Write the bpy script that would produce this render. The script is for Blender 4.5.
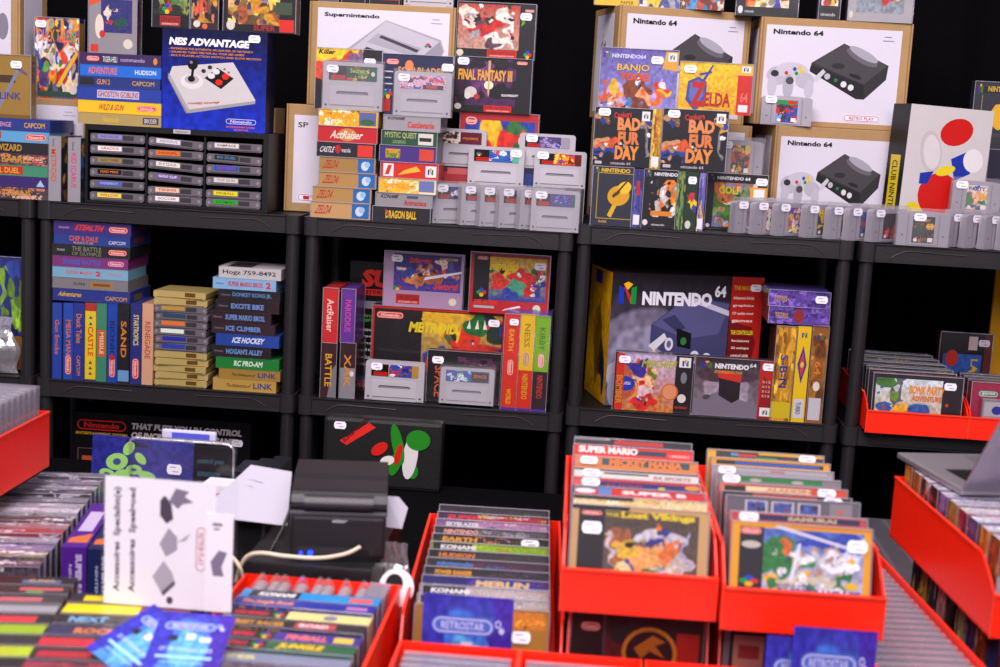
import bpy, math, random
import numpy as np
from mathutils import Vector, Matrix
SC = bpy.context.scene
COL = SC.collection
for o in list(bpy.data.objects): bpy.data.objects.remove(o)

# ------------------------------------------------------------------ camera
F = 1400.0
def rotm(p, r, y):
    cy, sy = math.cos(y), math.sin(y); cp, sp = math.cos(-p), math.sin(-p); cr, sr = math.cos(r), math.sin(r)
    return (np.array([[cy,-sy,0],[sy,cy,0],[0,0,1]]) @ np.array([[1,0,0],[0,cp,-sp],[0,sp,cp]]) @ np.array([[cr,0,sr],[0,1,0],[-sr,0,cr]]))
R = rotm(math.radians(8.78), math.radians(-3.13), math.radians(3.89))
CP = np.array([.206, -3.062, .24])
cam_d = bpy.data.cameras.new('camera'); cam = bpy.data.objects.new('camera', cam_d); COL.objects.link(cam)
cam_d.sensor_width = 36; cam_d.lens = F * 36 / 1000; cam_d.clip_start = .05
M3 = Matrix((tuple(R[:, 0]), tuple(R[:, 2]), tuple(-R[:, 1]))).transposed()
cam.matrix_world = Matrix.Translation(Vector(CP)) @ M3.to_4x4()
cam_d.dof.use_dof = True; cam_d.dof.focus_distance = 3.05; cam_d.dof.aperture_fstop = 4.3
SC.camera = cam
SC.view_settings.view_transform = 'Standard'; SC.view_settings.look = 'None'
SC.view_settings.gamma = 1; SC.view_settings.use_curve_mapping = False
SC.view_settings.exposure = 0.72
# ------------------------------------------------------------------ world and hall lights
w = bpy.data.worlds.new('hall_ambient'); SC.world = w; w.use_nodes = True
w.node_tree.nodes['Background'].inputs[0].default_value = (.80, .74, .95, 1)
w.node_tree.nodes['Background'].inputs[1].default_value = .22
def area(name, loc, target, sx, sy, power, col):
    d = bpy.data.lights.new(name, 'AREA'); d.shape = 'RECTANGLE'; d.size = sx; d.size_y = sy; d.energy = power; d.color = col
    o = bpy.data.objects.new(name, d); COL.objects.link(o); o.location = loc
    o.rotation_euler = (Vector(target) - Vector(loc)).to_track_quat('-Z', 'Y').to_euler(); return o
area('hall_ceiling_light', (-.4, -2.6, 2.4), (0, -.3, -.2), 2.6, 1.2, 88, (1, .93, .92))
area('hall_ceiling_light_rear', (.8, -4.6, 1.9), (0, 0, -.2), 2.4, 1.2, 55, (1, .93, .94))
area('hall_ceiling_light_over_table', (.1, -1.3, 2.0), (0, -1.1, -.5), 1.6, .5, 15, (1, .95, .95))

# ------------------------------------------------------------------ pixel geometry (photo pixel -> point at a known depth)
def ray(x, y): return R @ np.array([(x-500)/F, 1, -(y-333.5)/F])
def atY(x, y, Y): d = ray(x, y); return CP + d*((Y-CP[1])/d[1])
def atZ(x, y, Z): d = ray(x, y); return CP + d*((Z-CP[2])/d[2])
def pr(P): q = R.T @ (np.array(P)-CP); return 500+F*q[0]/q[1], 333.5-F*q[2]/q[1]
def xat(px, z, Y):
    y = 300.
    for _ in range(5):
        X = atY(px, y, Y)[0]; y = pr((X, Y, z))[1]
    return X

# ------------------------------------------------------------------ colours and materials
def lin(c): return c/12.92 if c <= .04045 else ((c+.055)/1.055)**2.4
_cc = {}
def C(h):
    if not isinstance(h, str): return h
    if h not in _cc:
        s = h if len(h) == 6 else ''.join(a*2 for a in h)
        _cc[h] = tuple(lin(int(s[i:i+2], 16)/255)**1.14*.92 for i in (0, 2, 4))
    return _cc[h]
def mat(name, rough=.4, spec=.5, metal=0, coat=0, alpha=1, bump=0, bscale=60, var=0):
    m = bpy.data.materials.new(name); m.use_nodes = True; nt = m.node_tree; b = nt.nodes['Principled BSDF']
    a = nt.nodes.new('ShaderNodeAttribute'); a.attribute_name = 'Col'
    src = a.outputs['Color']
    if var:
        n = nt.nodes.new('ShaderNodeTexNoise'); n.inputs['Scale'].default_value = 35; n.inputs['Detail'].default_value = 5
        tc = nt.nodes.new('ShaderNodeTexCoord'); nt.links.new(tc.outputs['Object'], n.inputs['Vector'])
        mr = nt.nodes.new('ShaderNodeMapRange'); mr.inputs[3].default_value = 1-var; mr.inputs[4].default_value = 1+var
        nt.links.new(n.outputs['Fac'], mr.inputs[0])
        mx = nt.nodes.new('ShaderNodeVectorMath'); mx.operation = 'SCALE'
        nt.links.new(src, mx.inputs[0]); nt.links.new(mr.outputs[0], mx.inputs['Scale']); src = mx.outputs[0]
    nt.links.new(src, b.inputs['Base Color'])
    b.inputs['Roughness'].default_value = rough; b.inputs['Specular IOR Level'].default_value = spec
    b.inputs['Metallic'].default_value = metal; b.inputs['Coat Weight'].default_value = coat; b.inputs['Coat Roughness'].default_value = .12
    if bump:
        n2 = nt.nodes.new('ShaderNodeTexNoise'); n2.inputs['Scale'].default_value = bscale; n2.inputs['Detail'].default_value = 4
        tc2 = nt.nodes.new('ShaderNodeTexCoord'); nt.links.new(tc2.outputs['Object'], n2.inputs['Vector'])
        bm = nt.nodes.new('ShaderNodeBump'); bm.inputs['Strength'].default_value = bump; bm.inputs['Distance'].default_value = .004
        nt.links.new(n2.outputs['Fac'], bm.inputs['Height']); nt.links.new(bm.outputs[0], b.inputs['Normal'])
    return m
MP = mat('printed_card', .36, .28, coat=.08, var=.05)
MK = mat('kraft_cardboard', .8, .2, var=.10, bump=.15, bscale=120)
MC = mat('cartridge_plastic', .42, .45, var=.05, bump=.05, bscale=400)
MS = mat('black_shelf_plastic', .5, .35, var=.2, bump=.12, bscale=220)
MR = mat('red_bin_plastic', .33, .5, var=.05, bump=.06, bscale=90)
MF = mat('black_cloth', .95, .05, var=.3, bump=.4, bscale=300)
MM = mat('brushed_metal', .35, .5, metal=.75, var=.04)
MB_ = mat('matt_paper', .7, .25, var=.02)
MT = mat('table_top', .45, .4, var=.25, bump=.1, bscale=40)
def clear(name, opac, tint, rough=.12, body=.08):
    m = bpy.data.materials.new(name); m.use_nodes = True; nt = m.node_tree; nt.nodes.clear()
    out = nt.nodes.new('ShaderNodeOutputMaterial'); tr = nt.nodes.new('ShaderNodeBsdfTransparent'); gl = nt.nodes.new('ShaderNodeBsdfGlossy')
    gl.inputs['Roughness'].default_value = rough; gl.inputs['Color'].default_value = (1, 1, 1, 1)
    df = nt.nodes.new('ShaderNodeBsdfDiffuse'); df.inputs['Color'].default_value = (*C(tint), 1)
    m1 = nt.nodes.new('ShaderNodeMixShader'); m1.inputs[0].default_value = body
    nt.links.new(tr.outputs[0], m1.inputs[1]); nt.links.new(df.outputs[0], m1.inputs[2])
    fr = nt.nodes.new('ShaderNodeLayerWeight'); fr.inputs['Blend'].default_value = .35
    mr = nt.nodes.new('ShaderNodeMapRange'); mr.inputs[3].default_value = opac; mr.inputs[4].default_value = min(1, opac+.35)
    nt.links.new(fr.outputs['Fresnel'], mr.inputs[0])
    nz = nt.nodes.new('ShaderNodeTexNoise'); nz.inputs['Scale'].default_value = 18; nz.inputs['Detail'].default_value = 2
    tc = nt.nodes.new('ShaderNodeTexCoord'); nt.links.new(tc.outputs['Object'], nz.inputs['Vector'])
    bp = nt.nodes.new('ShaderNodeBump'); bp.inputs['Strength'].default_value = .35; bp.inputs['Distance'].default_value = .006
    nt.links.new(nz.outputs['Fac'], bp.inputs['Height']); nt.links.new(bp.outputs[0], gl.inputs['Normal'])
    m2 = nt.nodes.new('ShaderNodeMixShader'); nt.links.new(mr.outputs[0], m2.inputs[0])
    nt.links.new(m1.outputs[0], m2.inputs[1]); nt.links.new(gl.outputs[0], m2.inputs[2]); nt.links.new(m2.outputs[0], out.inputs[0])
    return m
MX = clear('clear_film', .012, 'E8E4F0', .12, .012)
MJ = clear('clear_case_plastic', .16, 'CFC6D6', .16, .30)
MG = clear('crinkled_bag', .06, 'E0DCE4', .2, .08)
def emis(name, col, s):
    m = bpy.data.materials.new(name); m.use_nodes = True; b = m.node_tree.nodes['Principled BSDF']
    b.inputs['Base Color'].default_value = (.01, .01, .02, 1); b.inputs['Specular IOR Level'].default_value = 0; b.inputs['Emission Color'].default_value = (*col, 1); b.inputs['Emission Strength'].default_value = s; return m
ME = emis('blue_led', (.004, .02, 1), 6)
MG2 = clear('crumpled_bag', .30, 'D8D4DC', .14, .30)
MJ2 = clear('sleeve_edge_highlight', .30, 'E4DEEC', .10, .30)  # pale film for the painted edge highlights of the sleeves

# ------------------------------------------------------------------ text outlines
_tx = {}
def glyphs(s, bold=0):
    k = (s, bold)
    if k in _tx: return _tx[k]
    cu = bpy.data.curves.new('t', 'FONT'); cu.body = s; cu.resolution_u = 2; cu.offset = .018*bold
    ob = bpy.data.objects.new('t', cu); COL.objects.link(ob)
    me = ob.to_mesh()
    v = np.array([tuple(q.co)[:2] for q in me.vertices]) if len(me.vertices) else np.zeros((0, 2))
    f = [tuple(p.vertices) for p in me.polygons]
    ob.to_mesh_clear(); bpy.data.objects.remove(ob); bpy.data.curves.remove(cu)
    if len(v): mn, mx = v.min(0), v.max(0); v = (v-mn)/np.maximum(mx-mn, 1e-6)
    _tx[k] = (v, f); return _tx[k]

# ------------------------------------------------------------------ mesh builder with per-face colour
def vnoise(x, y, seed):
    xi, yi = np.floor(x).astype(int), np.floor(y).astype(int); fx, fy = x-xi, y-yi
    h = lambda a, b: np.modf(np.abs(np.sin(a*127.1+b*311.7+seed*74.7)*43758.5453))[0]
    fx, fy = fx*fx*(3-2*fx), fy*fy*(3-2*fy)
    return (h(xi, yi)*(1-fx)+h(xi+1, yi)*fx)*(1-fy)+(h(xi, yi+1)*(1-fx)+h(xi+1, yi+1)*fx)*fy
class MB:
    def __init__(s): s.v = []; s.f = []; s.c = []
    def poly(s, pts, col):
        n = len(s.v); s.v += [tuple(p) for p in pts]; s.f.append(tuple(range(n, n+len(pts)))); s.c.append(C(col))
    def add(s, vs, fs, col):
        n = len(s.v); s.v += [tuple(p) for p in vs]
        c = C(col)
        for f in fs: s.f.append(tuple(n+i for i in f)); s.c.append(c)
    def box(s, x0, x1, y0, y1, z0, z1, col, **k):
        vs = [(x0,y0,z0),(x1,y0,z0),(x1,y1,z0),(x0,y1,z0),(x0,y0,z1),(x1,y0,z1),(x1,y1,z1),(x0,y1,z1)]
        n = len(s.v); s.v += vs
        for nm, f in (('bottom',(0,3,2,1)),('top',(4,5,6,7)),('front',(0,1,5,4)),('right',(1,2,6,5)),('back',(2,3,7,6)),('left',(3,0,4,7))):
            s.f.append(tuple(n+i for i in f)); s.c.append(C(k.get(nm, col)))
        return s
    def bbox(s, x0, x1, y0, y1, z0, z1, col, b=.002):   # box with bevelled edges (chamfered on every edge)
        import bmesh
        bm = bmesh.new(); bmesh.ops.create_cube(bm, size=1)
        for q in bm.verts: q.co = Vector(((x0+x1)/2+q.co.x*(x1-x0), (y0+y1)/2+q.co.y*(y1-y0), (z0+z1)/2+q.co.z*(z1-z0)))
        bmesh.ops.bevel(bm, geom=bm.edges[:], offset=b, segments=2, affect='EDGES', profile=.6)
        s.add([tuple(q.co) for q in bm.verts], [tuple(q.index for q in f.verts) for f in bm.faces], col) if not bm.verts.index_update() else 0
        bm.free(); return s
    def prism(s, pts, axis, a, b, col, capcol=None):     # pts in the plane normal to axis ('y': (x,z), 'x': (y,z), 'z': (x,y))
        def P(p, t): return {'y': (p[0], t, p[1]), 'x': (t, p[0], p[1]), 'z': (p[0], p[1], t)}[axis]
        n = len(pts); ar = sum(pts[i][0]*pts[(i+1)%n][1]-pts[(i+1)%n][0]*pts[i][1] for i in range(n))
        if (ar > 0) != (axis in 'xz'): pts = pts[::-1] if a < b else pts
        vs = [P(p, a) for p in pts]+[P(p, b) for p in pts]
        s.add(vs, [tuple(range(n))[::-1], tuple(range(n, 2*n))], capcol or col)
        s.add(vs, [(i, (i+1) % n, n+(i+1) % n, n+i) for i in range(n)], col); return s
    def tube(s, pts, r, col, n=8, cap=True):
        pts = [Vector(p) for p in pts]; rs = r if isinstance(r, (list, tuple)) else [r]*len(pts); rings = []; b = len(s.v)
        up = Vector((0, 0, 1))
        for i, p in enumerate(pts):
            d = (pts[min(i+1, len(pts)-1)]-pts[max(i-1, 0)]).normalized()
            a = d.cross(up if abs(d.z) < .95 else Vector((0, 1, 0))).normalized(); c = d.cross(a)
            for k in range(n):
                t = 2*math.pi*k/n; s.v.append(tuple(p+rs[i]*(a*math.cos(t)+c*math.sin(t))))
        for i in range(len(pts)-1):
            for k in range(n):
                s.f.append((b+i*n+k, b+i*n+(k+1) % n, b+(i+1)*n+(k+1) % n, b+(i+1)*n+k)); s.c.append(C(col))
        if cap:
            s.f.append(tuple(b+k for k in range(n))[::-1]); s.c.append(C(col))
            s.f.append(tuple(b+(len(pts)-1)*n+k for k in range(n))); s.c.append(C(col))
        return s
    def art(s, O, U, V, items, l0=1):
        """print on a face: O bottom-left corner, U and V its full edges, items in 0..1 coordinates"""
        O, U, V = Vector(O), Vector(U), Vector(V); N = U.cross(V).normalized(); L = l0; wU, wV = U.length, V.length
        def P(x, y): return tuple(O+U*min(1, max(0, x))+V*min(1, max(0, y))+N*(L*.00003))
        for it in items:
            k = it[0]
            if k == 'r': _, x0, y0, x1, y1, c = it; s.poly([P(x0,y0),P(x1,y0),P(x1,y1),P(x0,y1)], c)
            elif k == 'e':
                _, cx, cy, rx, ry, c = it[:6]; a = it[6] if len(it) > 6 else 0; q = []
                for i in range(20):
                    t = i*math.pi/10; ex, ey = rx*math.cos(t)*wU, ry*math.sin(t)*wV
                    q.append(P(cx+(ex*math.cos(a)-ey*math.sin(a))/wU, cy+(ex*math.sin(a)+ey*math.cos(a))/wV))
                s.poly(q, c)
            elif k == 'p': s.poly([P(*q) for q in it[1]], it[2])
            elif k == 't':
                _, tx, x, y, ww, h, c = it[:7]; rot = it[7] if len(it) > 7 else 0; bold = it[8] if len(it) > 8 else 1; sk = it[9] if len(it) > 9 else 0
                v, f = glyphs(tx, bold)
                if rot == 0: q = [P(x+ww*a+sk*.16*b*h*wV/wU, y+h*b) for a, b in v]
                elif rot == 90: q = [P(x+ww*b, y+h*(1-a)) for a, b in v]        # reads downwards
                elif rot == -90: q = [P(x+ww*(1-b), y+h*a) for a, b in v]
                else:
                    ca, sa = math.cos(rot), math.sin(rot); q = []
                    for a, b in v:
                        dx, dy = a*ww*wU, b*h*wV; q.append(P(x+(dx*ca-dy*sa)/wU, y+(dx*sa+dy*ca)/wV))
                s.add(q, f, c)
            elif k == 'pill':                               # rounded lozenge with lettering
                _, tx, x, y, ww, h, bg, fg = it[:8]; rot = it[8] if len(it) > 8 else 0
                def rr(m):
                    X0, X1, Y0, Y1 = x*wU+m, (x+ww)*wU-m, y*wV+m, (y+h)*wV-m; r = min(X1-X0, Y1-Y0)/2; q = []
                    for cx, cy, a0 in ((X1-r, Y0+r, -90), (X1-r, Y1-r, 0), (X0+r, Y1-r, 90), (X0+r, Y0+r, 180)):
                        for j in range(5): t = math.radians(a0+j*22.5); q.append(P((cx+r*math.cos(t))/wU, (cy+r*math.sin(t))/wV))
                    return q
                s.poly(rr(0), bg); L += 1
                m = min(ww*wU, h*wV)*.1
                s.poly(rr(m), fg); L += 1; s.poly(rr(m*1.8), bg); L += 1
                v, f = glyphs(tx, 1); ix, iy = ww*.16, h*.28
                if rot == 0: q = [P(x+ix+(ww-2*ix)*a, y+iy+(h-2*iy)*b) for a, b in v]
                else: ix, iy = ww*.28, h*.14; q = [P(x+ix+(ww-2*ix)*b, y+iy+(h-2*iy)*(1-a)) for a, b in v]
                s.add(q, f, fg)
            elif k == 'a':                                  # free abstract painting: palette, first colour is the ground
                _, x0, y0, x1, y1, pal, seed = it[:7]; nb = it[7] if len(it) > 7 else 14
                rnd = random.Random(seed); bl = []
                wr = max(.35, min(1, ((y1-y0)*wV)/max((x1-x0)*wU, 1e-6)))
                for i in range(nb):
                    bl.append((rnd.random(), rnd.random(), rnd.uniform(.08, .26)*wr, rnd.uniform(.08, .24), rnd.choice(pal[1:])))
                for i in range(min(nb*4, int((x1-x0)*wU*(y1-y0)*wV*4500)+3)):
                    a_ = rnd.uniform(.015, .075); kk = rnd.choice([.3, .6, 1, 1.4, 1.9]); bl.append((rnd.random(), rnd.random(), a_*wr*rnd.uniform(.6, 1.8), a_*rnd.uniform(.6, 1.8), tuple(min(.85, ch*kk) for ch in C(rnd.choice(pal))), .10))
                s.canvas(P, wU, wV, x0, y0, x1, y1, pal[0], bl, seed)
            elif k == 'g':
                bl = list(it[6])
                if len(bl) > 5:
                    rnd = random.Random(len(bl)*7+it[7]); cl = [q[4] for q in bl]+['1E1A20', 'F0E8EC']
                    for i in range(45):
                        a_ = rnd.uniform(.010, .04); q = rnd.choice(bl); bl.append((q[0]+rnd.gauss(0, 1)*q[2], q[1]+rnd.gauss(0, 1)*q[3], a_*rnd.uniform(.6, 1.8), a_*rnd.uniform(.8, 2.2), rnd.choice(cl), .10))
                s.canvas(P, wU, wV, *it[1:6], bl, it[7])
            L += 1
        return s
    def canvas(s, P, wU, wV, x0, y0, x1, y1, bg, blobs, seed):
        W, H = (x1-x0)*wU, (y1-y0)*wV; nx = max(3, min(110, int(W/.0019))); ny = max(2, min(80, int(H/.0019)))
        gx, gy = np.meshgrid((np.arange(nx)+.5)/nx, (np.arange(ny)+.5)/ny)
        if isinstance(bg, tuple) and isinstance(bg[0], str):
            a, b = np.array(C(bg[0])), np.array(C(bg[1])); col = a*(1-gy[..., None])+b*gy[..., None]
        else: col = np.ones((ny, nx, 3))*np.array(C(bg))
        asp = W/max(H, 1e-6)
        n1 = vnoise(gx*7*max(1, asp), gy*7, seed)-.5; n2 = vnoise(gx*7*max(1, asp)+31, gy*7+17, seed+3)-.5
        n3 = vnoise(gx*22*max(1, asp), gy*22, seed+9)-.5
        for b in blobs:
            cx, cy, rx, ry, c = b[:5]; wp = b[5] if len(b) > 5 else .22
            d = ((gx+n1*wp-cx)/rx)**2+((gy+n2*wp-cy)/ry)**2
            m = np.clip((1.1-d)/.2, 0, 1)[..., None]; col = col*(1-m)+np.array(C(c))*m
        col = np.clip(col*(1+n3[..., None]*.7), 0, 1)
        n = len(s.v)
        for j in range(ny+1):
            for i in range(nx+1): s.v.append(P(x0+(x1-x0)*i/nx, y0+(y1-y0)*j/ny))
        for j in range(ny):
            for i in range(nx):
                q = n+j*(nx+1)+i; s.f.append((q, q+1, q+nx+2, q+nx+1)); s.c.append(tuple(col[j, i]))
    def build(s, name, m, parent=None, loc=(0, 0, 0), rot=(0, 0, 0), smooth=False):
        me = bpy.data.meshes.new(name); me.from_pydata(s.v, [], s.f)
        ca = me.color_attributes.new('Col', 'FLOAT_COLOR', 'CORNER')
        nl = np.array([len(f) for f in s.f]); cc = np.ones((len(s.f), 4), dtype=np.float32); cc[:, :3] = np.array(s.c)
        ca.data.foreach_set('color', np.repeat(cc, nl, axis=0).ravel())
        me.materials.append(m)
        if smooth: me.polygons.foreach_set('use_smooth', [True]*len(s.f))
        o = bpy.data.objects.new(name, me); COL.objects.link(o); o.location = loc; o.rotation_euler = rot
        if parent: o.parent = parent
        return o
def tag(o, label, cat, group=None, kind=None):
    if label: o['label'] = label
    if cat: o['category'] = cat
    if group: o['group'] = group
    if kind: o['kind'] = kind
    return o
def thing(name, label, cat, loc, rot=(0, 0, 0), group=None):
    o = bpy.data.objects.new(name, None); COL.objects.link(o); o.location = loc; o.rotation_euler = rot; o.empty_display_size = .03
    return tag(o, label, cat, group)
def dup(root, loc, rot=None, label=None, group=None):
    r = root.copy(); COL.objects.link(r); r.location = loc
    if rot is not None: r.rotation_euler = rot
    if label: r['label'] = label
    if group: r['group'] = group
    for ch in list(root.children):
        c = ch.copy(); COL.objects.link(c); c.parent = r
        for g in list(ch.children):
            d = g.copy(); COL.objects.link(d); d.parent = c
    return r

# ------------------------------------------------------------------ pieces of print used again and again
def NP(x, y, w, h, bg='D8504A', fg='FFE0DC', rot=0): return ('pill', 'Nintendo', x, y, w, h, bg, fg, rot)
def dots4(x, y, w, h): return [('e', x+w*.5, y+h*.85, w*.28, h*.28, '1E50C8'), ('e', x+w*.15, y+h*.5, w*.28, h*.28, '20A048'), ('e', x+w*.85, y+h*.5, w*.28, h*.28, 'D83020'), ('e', x+w*.5, y+h*.15, w*.28, h*.28, 'E8C020')]
def n64logo(x, y, w, h): return [('p', [(x, y), (x+w*.3, y), (x+w*.3, y+h*.8), (x, y+h*.9)], '2040B0'), ('p', [(x+w*.7, y), (x+w, y), (x+w, y+h*.9), (x+w*.7, y+h*.8)], '1C9040'), ('p', [(x+w*.3, y+h*.8), (x+w*.7, y), (x+w*.7, y+h*.35), (x+w*.3, y+h)], 'C83028'), ('p', [(x+w*.25, y+h), (x+w*.5, y+h*.7), (x+w*.78, y+h), (x+w*.5, y+h*1.12)], 'E8B820')]
def snes_logo(x, y, w, h, c='D8281E'): return [('r', x, y, x+w, y+h, c), ('t', 'SUPER NINTENDO', x+w*.04, y+h*.38, w*.92, h*.5, '6A0C08'), ('t', 'ENTERTAINMENT SYSTEM', x+w*.1, y+h*.1, w*.8, h*.18, 'F0D0C8')]
def T(s, x, y, w, h, c, *a): return ('t', s, x, y, w, h, c, *a)

# price tag: small white octagonal gun label
def sticker(parent, x, y, z, w=.026, h=.016, rot=0):
    m = MB(); k = .18
    p = [(-w/2, -h*.28), (-w*.43, -h*.34), (-w*.40, -h/2), (w*.40, -h/2), (w*.43, -h*.34), (w/2, -h*.28), (w/2, h*.28), (w*.43, h*.34), (w*.40, h/2), (-w*.40, h/2), (-w*.43, h*.34), (-w/2, h*.28)]
    m.prism(p, 'y', 0, -.0003, 'F4EEFA')
    for yy, a, b in ((.22, -.3, .12), (-.2, -.1, .3)):
        m.poly([(a*w, -.0005, yy*h-.0009), (b*w, -.0005, yy*h-.0009), (b*w, -.0005, yy*h+.0009), (a*w, -.0005, yy*h+.0009)], 'A89CB4')
    return m.build('price_sticker', MB_, parent, (x, y, z), (0, rot, 0))

def gamebox(label, X0, X1, z0, z1, Y, D=.03, front=(), left=(), right=(), top=(), base='202028', cols=None, st=None, sleeve=True, rz=0, tilt=0, group=None, name='game_box', cat='box', m=None, lean=0):
    W, H = X1-X0, z1-z0
    r = thing(name, label, cat, ((X0+X1)/2, Y, z0), (tilt, lean, rz), group)
    b = MB(); b.box(-W/2, W/2, 0, D, 0, H, base, **(cols or {}))
    if front: b.art((-W/2, 0, 0), (W, 0, 0), (0, 0, H), front)
    if left: b.art((-W/2, D, 0), (0, -D, 0), (0, 0, H), left)
    if right: b.art((W/2, 0, 0), (0, D, 0), (0, 0, H), right)
    if top: b.art((-W/2, 0, H), (W, 0, 0), (0, D, 0), top)
    b.build('carton', m or MP, r)
    if sleeve:
        e = .0012; s = MB(); s.box(-W/2-e, W/2+e, -e-.001, D+e, .0002, H+e, 'FFFFFF')
        nb_ = len(s.f)
        if W > .03 and H > .03:
            g = .0011  # thin pale bars paint the white highlights along the sleeve edges
            for q in ((-W/2-e, W/2+e, -e-.0016, -e-.0008, H+e-g, H+e+.0002), (-W/2-e-.0002, -W/2-e+g, -e-.0016, -e-.0008, .0002, H+e), (W/2+e-g, W/2+e+.0002, -e-.0016, -e-.0008, .0002, H+e)): s.box(*q, 'FFFFFF')
            s.box(W/2+e-g, W/2+e+.0002, D+e, D+e+.0006, .0002, H+e, 'FFFFFF')
        so = s.build('clear_sleeve', MX, r)
        if len(so.data.polygons) > nb_:
            so.data.materials.append(MJ2)
            for pq in so.data.polygons[nb_:]: pq.material_index = 1
    if st:
        for q in (st if isinstance(st, list) else [st]):
            sticker(r, (q[0]-.5)*W, -.0028, q[1]*H, *(q[2:] if len(q) > 2 else ()))
    return r
def gb(label, xl, xr, yt, yb, Y, z0=None, dz=0, **k):
    """box front given by its photographed extent: left, right, top, bottom pixels, at depth Y"""
    yc = (yt+yb)/2; A = atY(xl, yc, Y); B = atY(xr, yc, Y)
    t = atY((xl+xr)/2, yt, Y)[2]; bt = atY((xl+xr)/2, yb, Y)[2]
    if z0 is None: z0 = bt
    return gamebox(label, A[0], B[0], z0+dz, t, Y, **k), t
def stack(Y, z0, rows, D=.12, top=None, **kk):
    """lying boxes, bottom first: (label, left px, right px, relative thickness, front, extra); top = pixel row of the topmost edge"""
    z = z0; sc = .00218
    if top: sc = (atY((rows[-1][1]+rows[-1][2])/2, top, Y)[2]-z0)/sum(r[3] for r in rows)
    for r in rows:
        label, xl, xr, th, front, ex = r
        h = th*sc
        X0, X1 = xat(xl, z+h/2, Y), xat(xr, z+h/2, Y)
        k = dict(D=D); k.update(kk); k.update(ex)
        gamebox(label, X0, X1, z, z+h-.0003, Y+k.pop('dy', 0), front=front, **k); z += h
    return z

# ================================================================== SETTING
m = MB(); m.box(-4, 4, -5.5, 3, -1.36, -1.30, '3A3638'); tag(m.build('floor', MT), 'dark hall floor under the stall', None, kind='structure')
# curtain wall at the back with soft folds
m = MB(); nx = 420
xs = np.linspace(-2.6, 2.8, nx)
ys = .62+.022*np.sin(xs*17+1.2*np.sin(xs*3.1))+.012*np.sin(xs*41+2*np.sin(xs*5))
for i, x in enumerate(xs): m.v += [(x, ys[i], -1.30), (x, ys[i], 1.6)]
for i in range(nx-1): m.f.append((2*i, 2*i+2, 2*i+3, 2*i+1)); m.c.append(C('0E0C10'))
c_ = m.build('wall_back', MF, smooth=True); tag(c_, 'black cloth curtain hanging behind the shelves', None, kind='structure')
sd = c_.modifiers.new('thick', 'SOLIDIFY'); sd.thickness = .004

# shelving units -------------------------------------------------------------
LV = [0, -.406, -.812, -1.218]
def shelf_unit(X, Z, label):
    r = thing('shelving_unit', label, 'shelf', (X, 0, -1.30), group='black plastic shelving units in a row')
    W, Dp = .6, .34; zb = 1.30+Z
    for i, L in enumerate(LV):
        s = MB(); t = zb+L; c = '2C282C'
        pts = [(0, 0), (.004, -.003)]
        # deck, then rim with a raised lip above and below
        s.box(.01, W-.01, .006, Dp-.006, t-.012, t-.002, '100E10')  # shade on the deck is put into its colour, darker than the rim
        prof = [(0, t-.040), (-.002, t-.040), (-.002, t-.037), (.001, t-.036), (.001, t-.004), (-.002, t-.003), (-.002, t-.0002), (.006, t-.0002), (.006, t-.040)]
        s.prism(prof, 'x', .033, W-.033, c)
        s.box(.033, W-.033, Dp-.006, Dp, t-.04, t-.0002, c)
        s.box(0, .006, .03, Dp-.03, t-.04, t-.0002, c); s.box(W-.006, W, .03, Dp-.03, t-.04, t-.0002, c)
        for cx in (.018, W-.018):
            for cy in (.018, Dp-.018):
                q = [(cx+.0185*math.copysign(abs(math.cos(a))**.6, math.cos(a)), cy+.0195*math.copysign(abs(math.sin(a))**.6, math.sin(a))) for a in [k*math.pi/10 for k in range(20)]]
                s.prism(q, 'z', t-.041, t-.0003, c)
        # moulded arc line on the front rim
        for sg in (0, 1):
            p = []
            for k in range(12):
                u = k/11; x = .065+.16*u; z = t-.030+.018*math.sin(min(1, u*4)*math.pi/2)*(.5+.5*(1-u*.4))
                p.append(((x if sg == 0 else W-x), -.0002, z))
            s.tube(p, .0011, '463E44', 5)
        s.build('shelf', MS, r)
        if i < 3:
            for cx in (.018, W-.018):
                for cy in (.02, Dp-.02):
                    p = MB(); z1, z0 = t-.041, zb+LV[i+1]
                    q = [(cx+.0150*math.cos(a), cy+.0165*math.sin(a)) for a in [k*math.pi/8 for k in range(16)]]
                    p.prism(q, 'z', z0, z1, '2A262A'); p.build('post', MS, r)
        else:
            for cx in (.018, W-.018):
                for cy in (.02, Dp-.02):
                    p = MB(); q = [(cx+.0150*math.cos(a), cy+.0165*math.sin(a)) for a in [k*math.pi/8 for k in range(16)]]
                    p.prism(q, 'z', 0, t-.041, '2A262A'); p.build('foot', MS, r)
    return r
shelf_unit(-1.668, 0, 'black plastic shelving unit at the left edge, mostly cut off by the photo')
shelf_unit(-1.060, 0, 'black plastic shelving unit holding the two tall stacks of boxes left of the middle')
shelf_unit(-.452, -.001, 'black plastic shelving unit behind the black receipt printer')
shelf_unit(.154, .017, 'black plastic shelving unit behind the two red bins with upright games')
shelf_unit(.766, .015, 'black plastic shelving unit at the right with red bins on its middle shelf')
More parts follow.
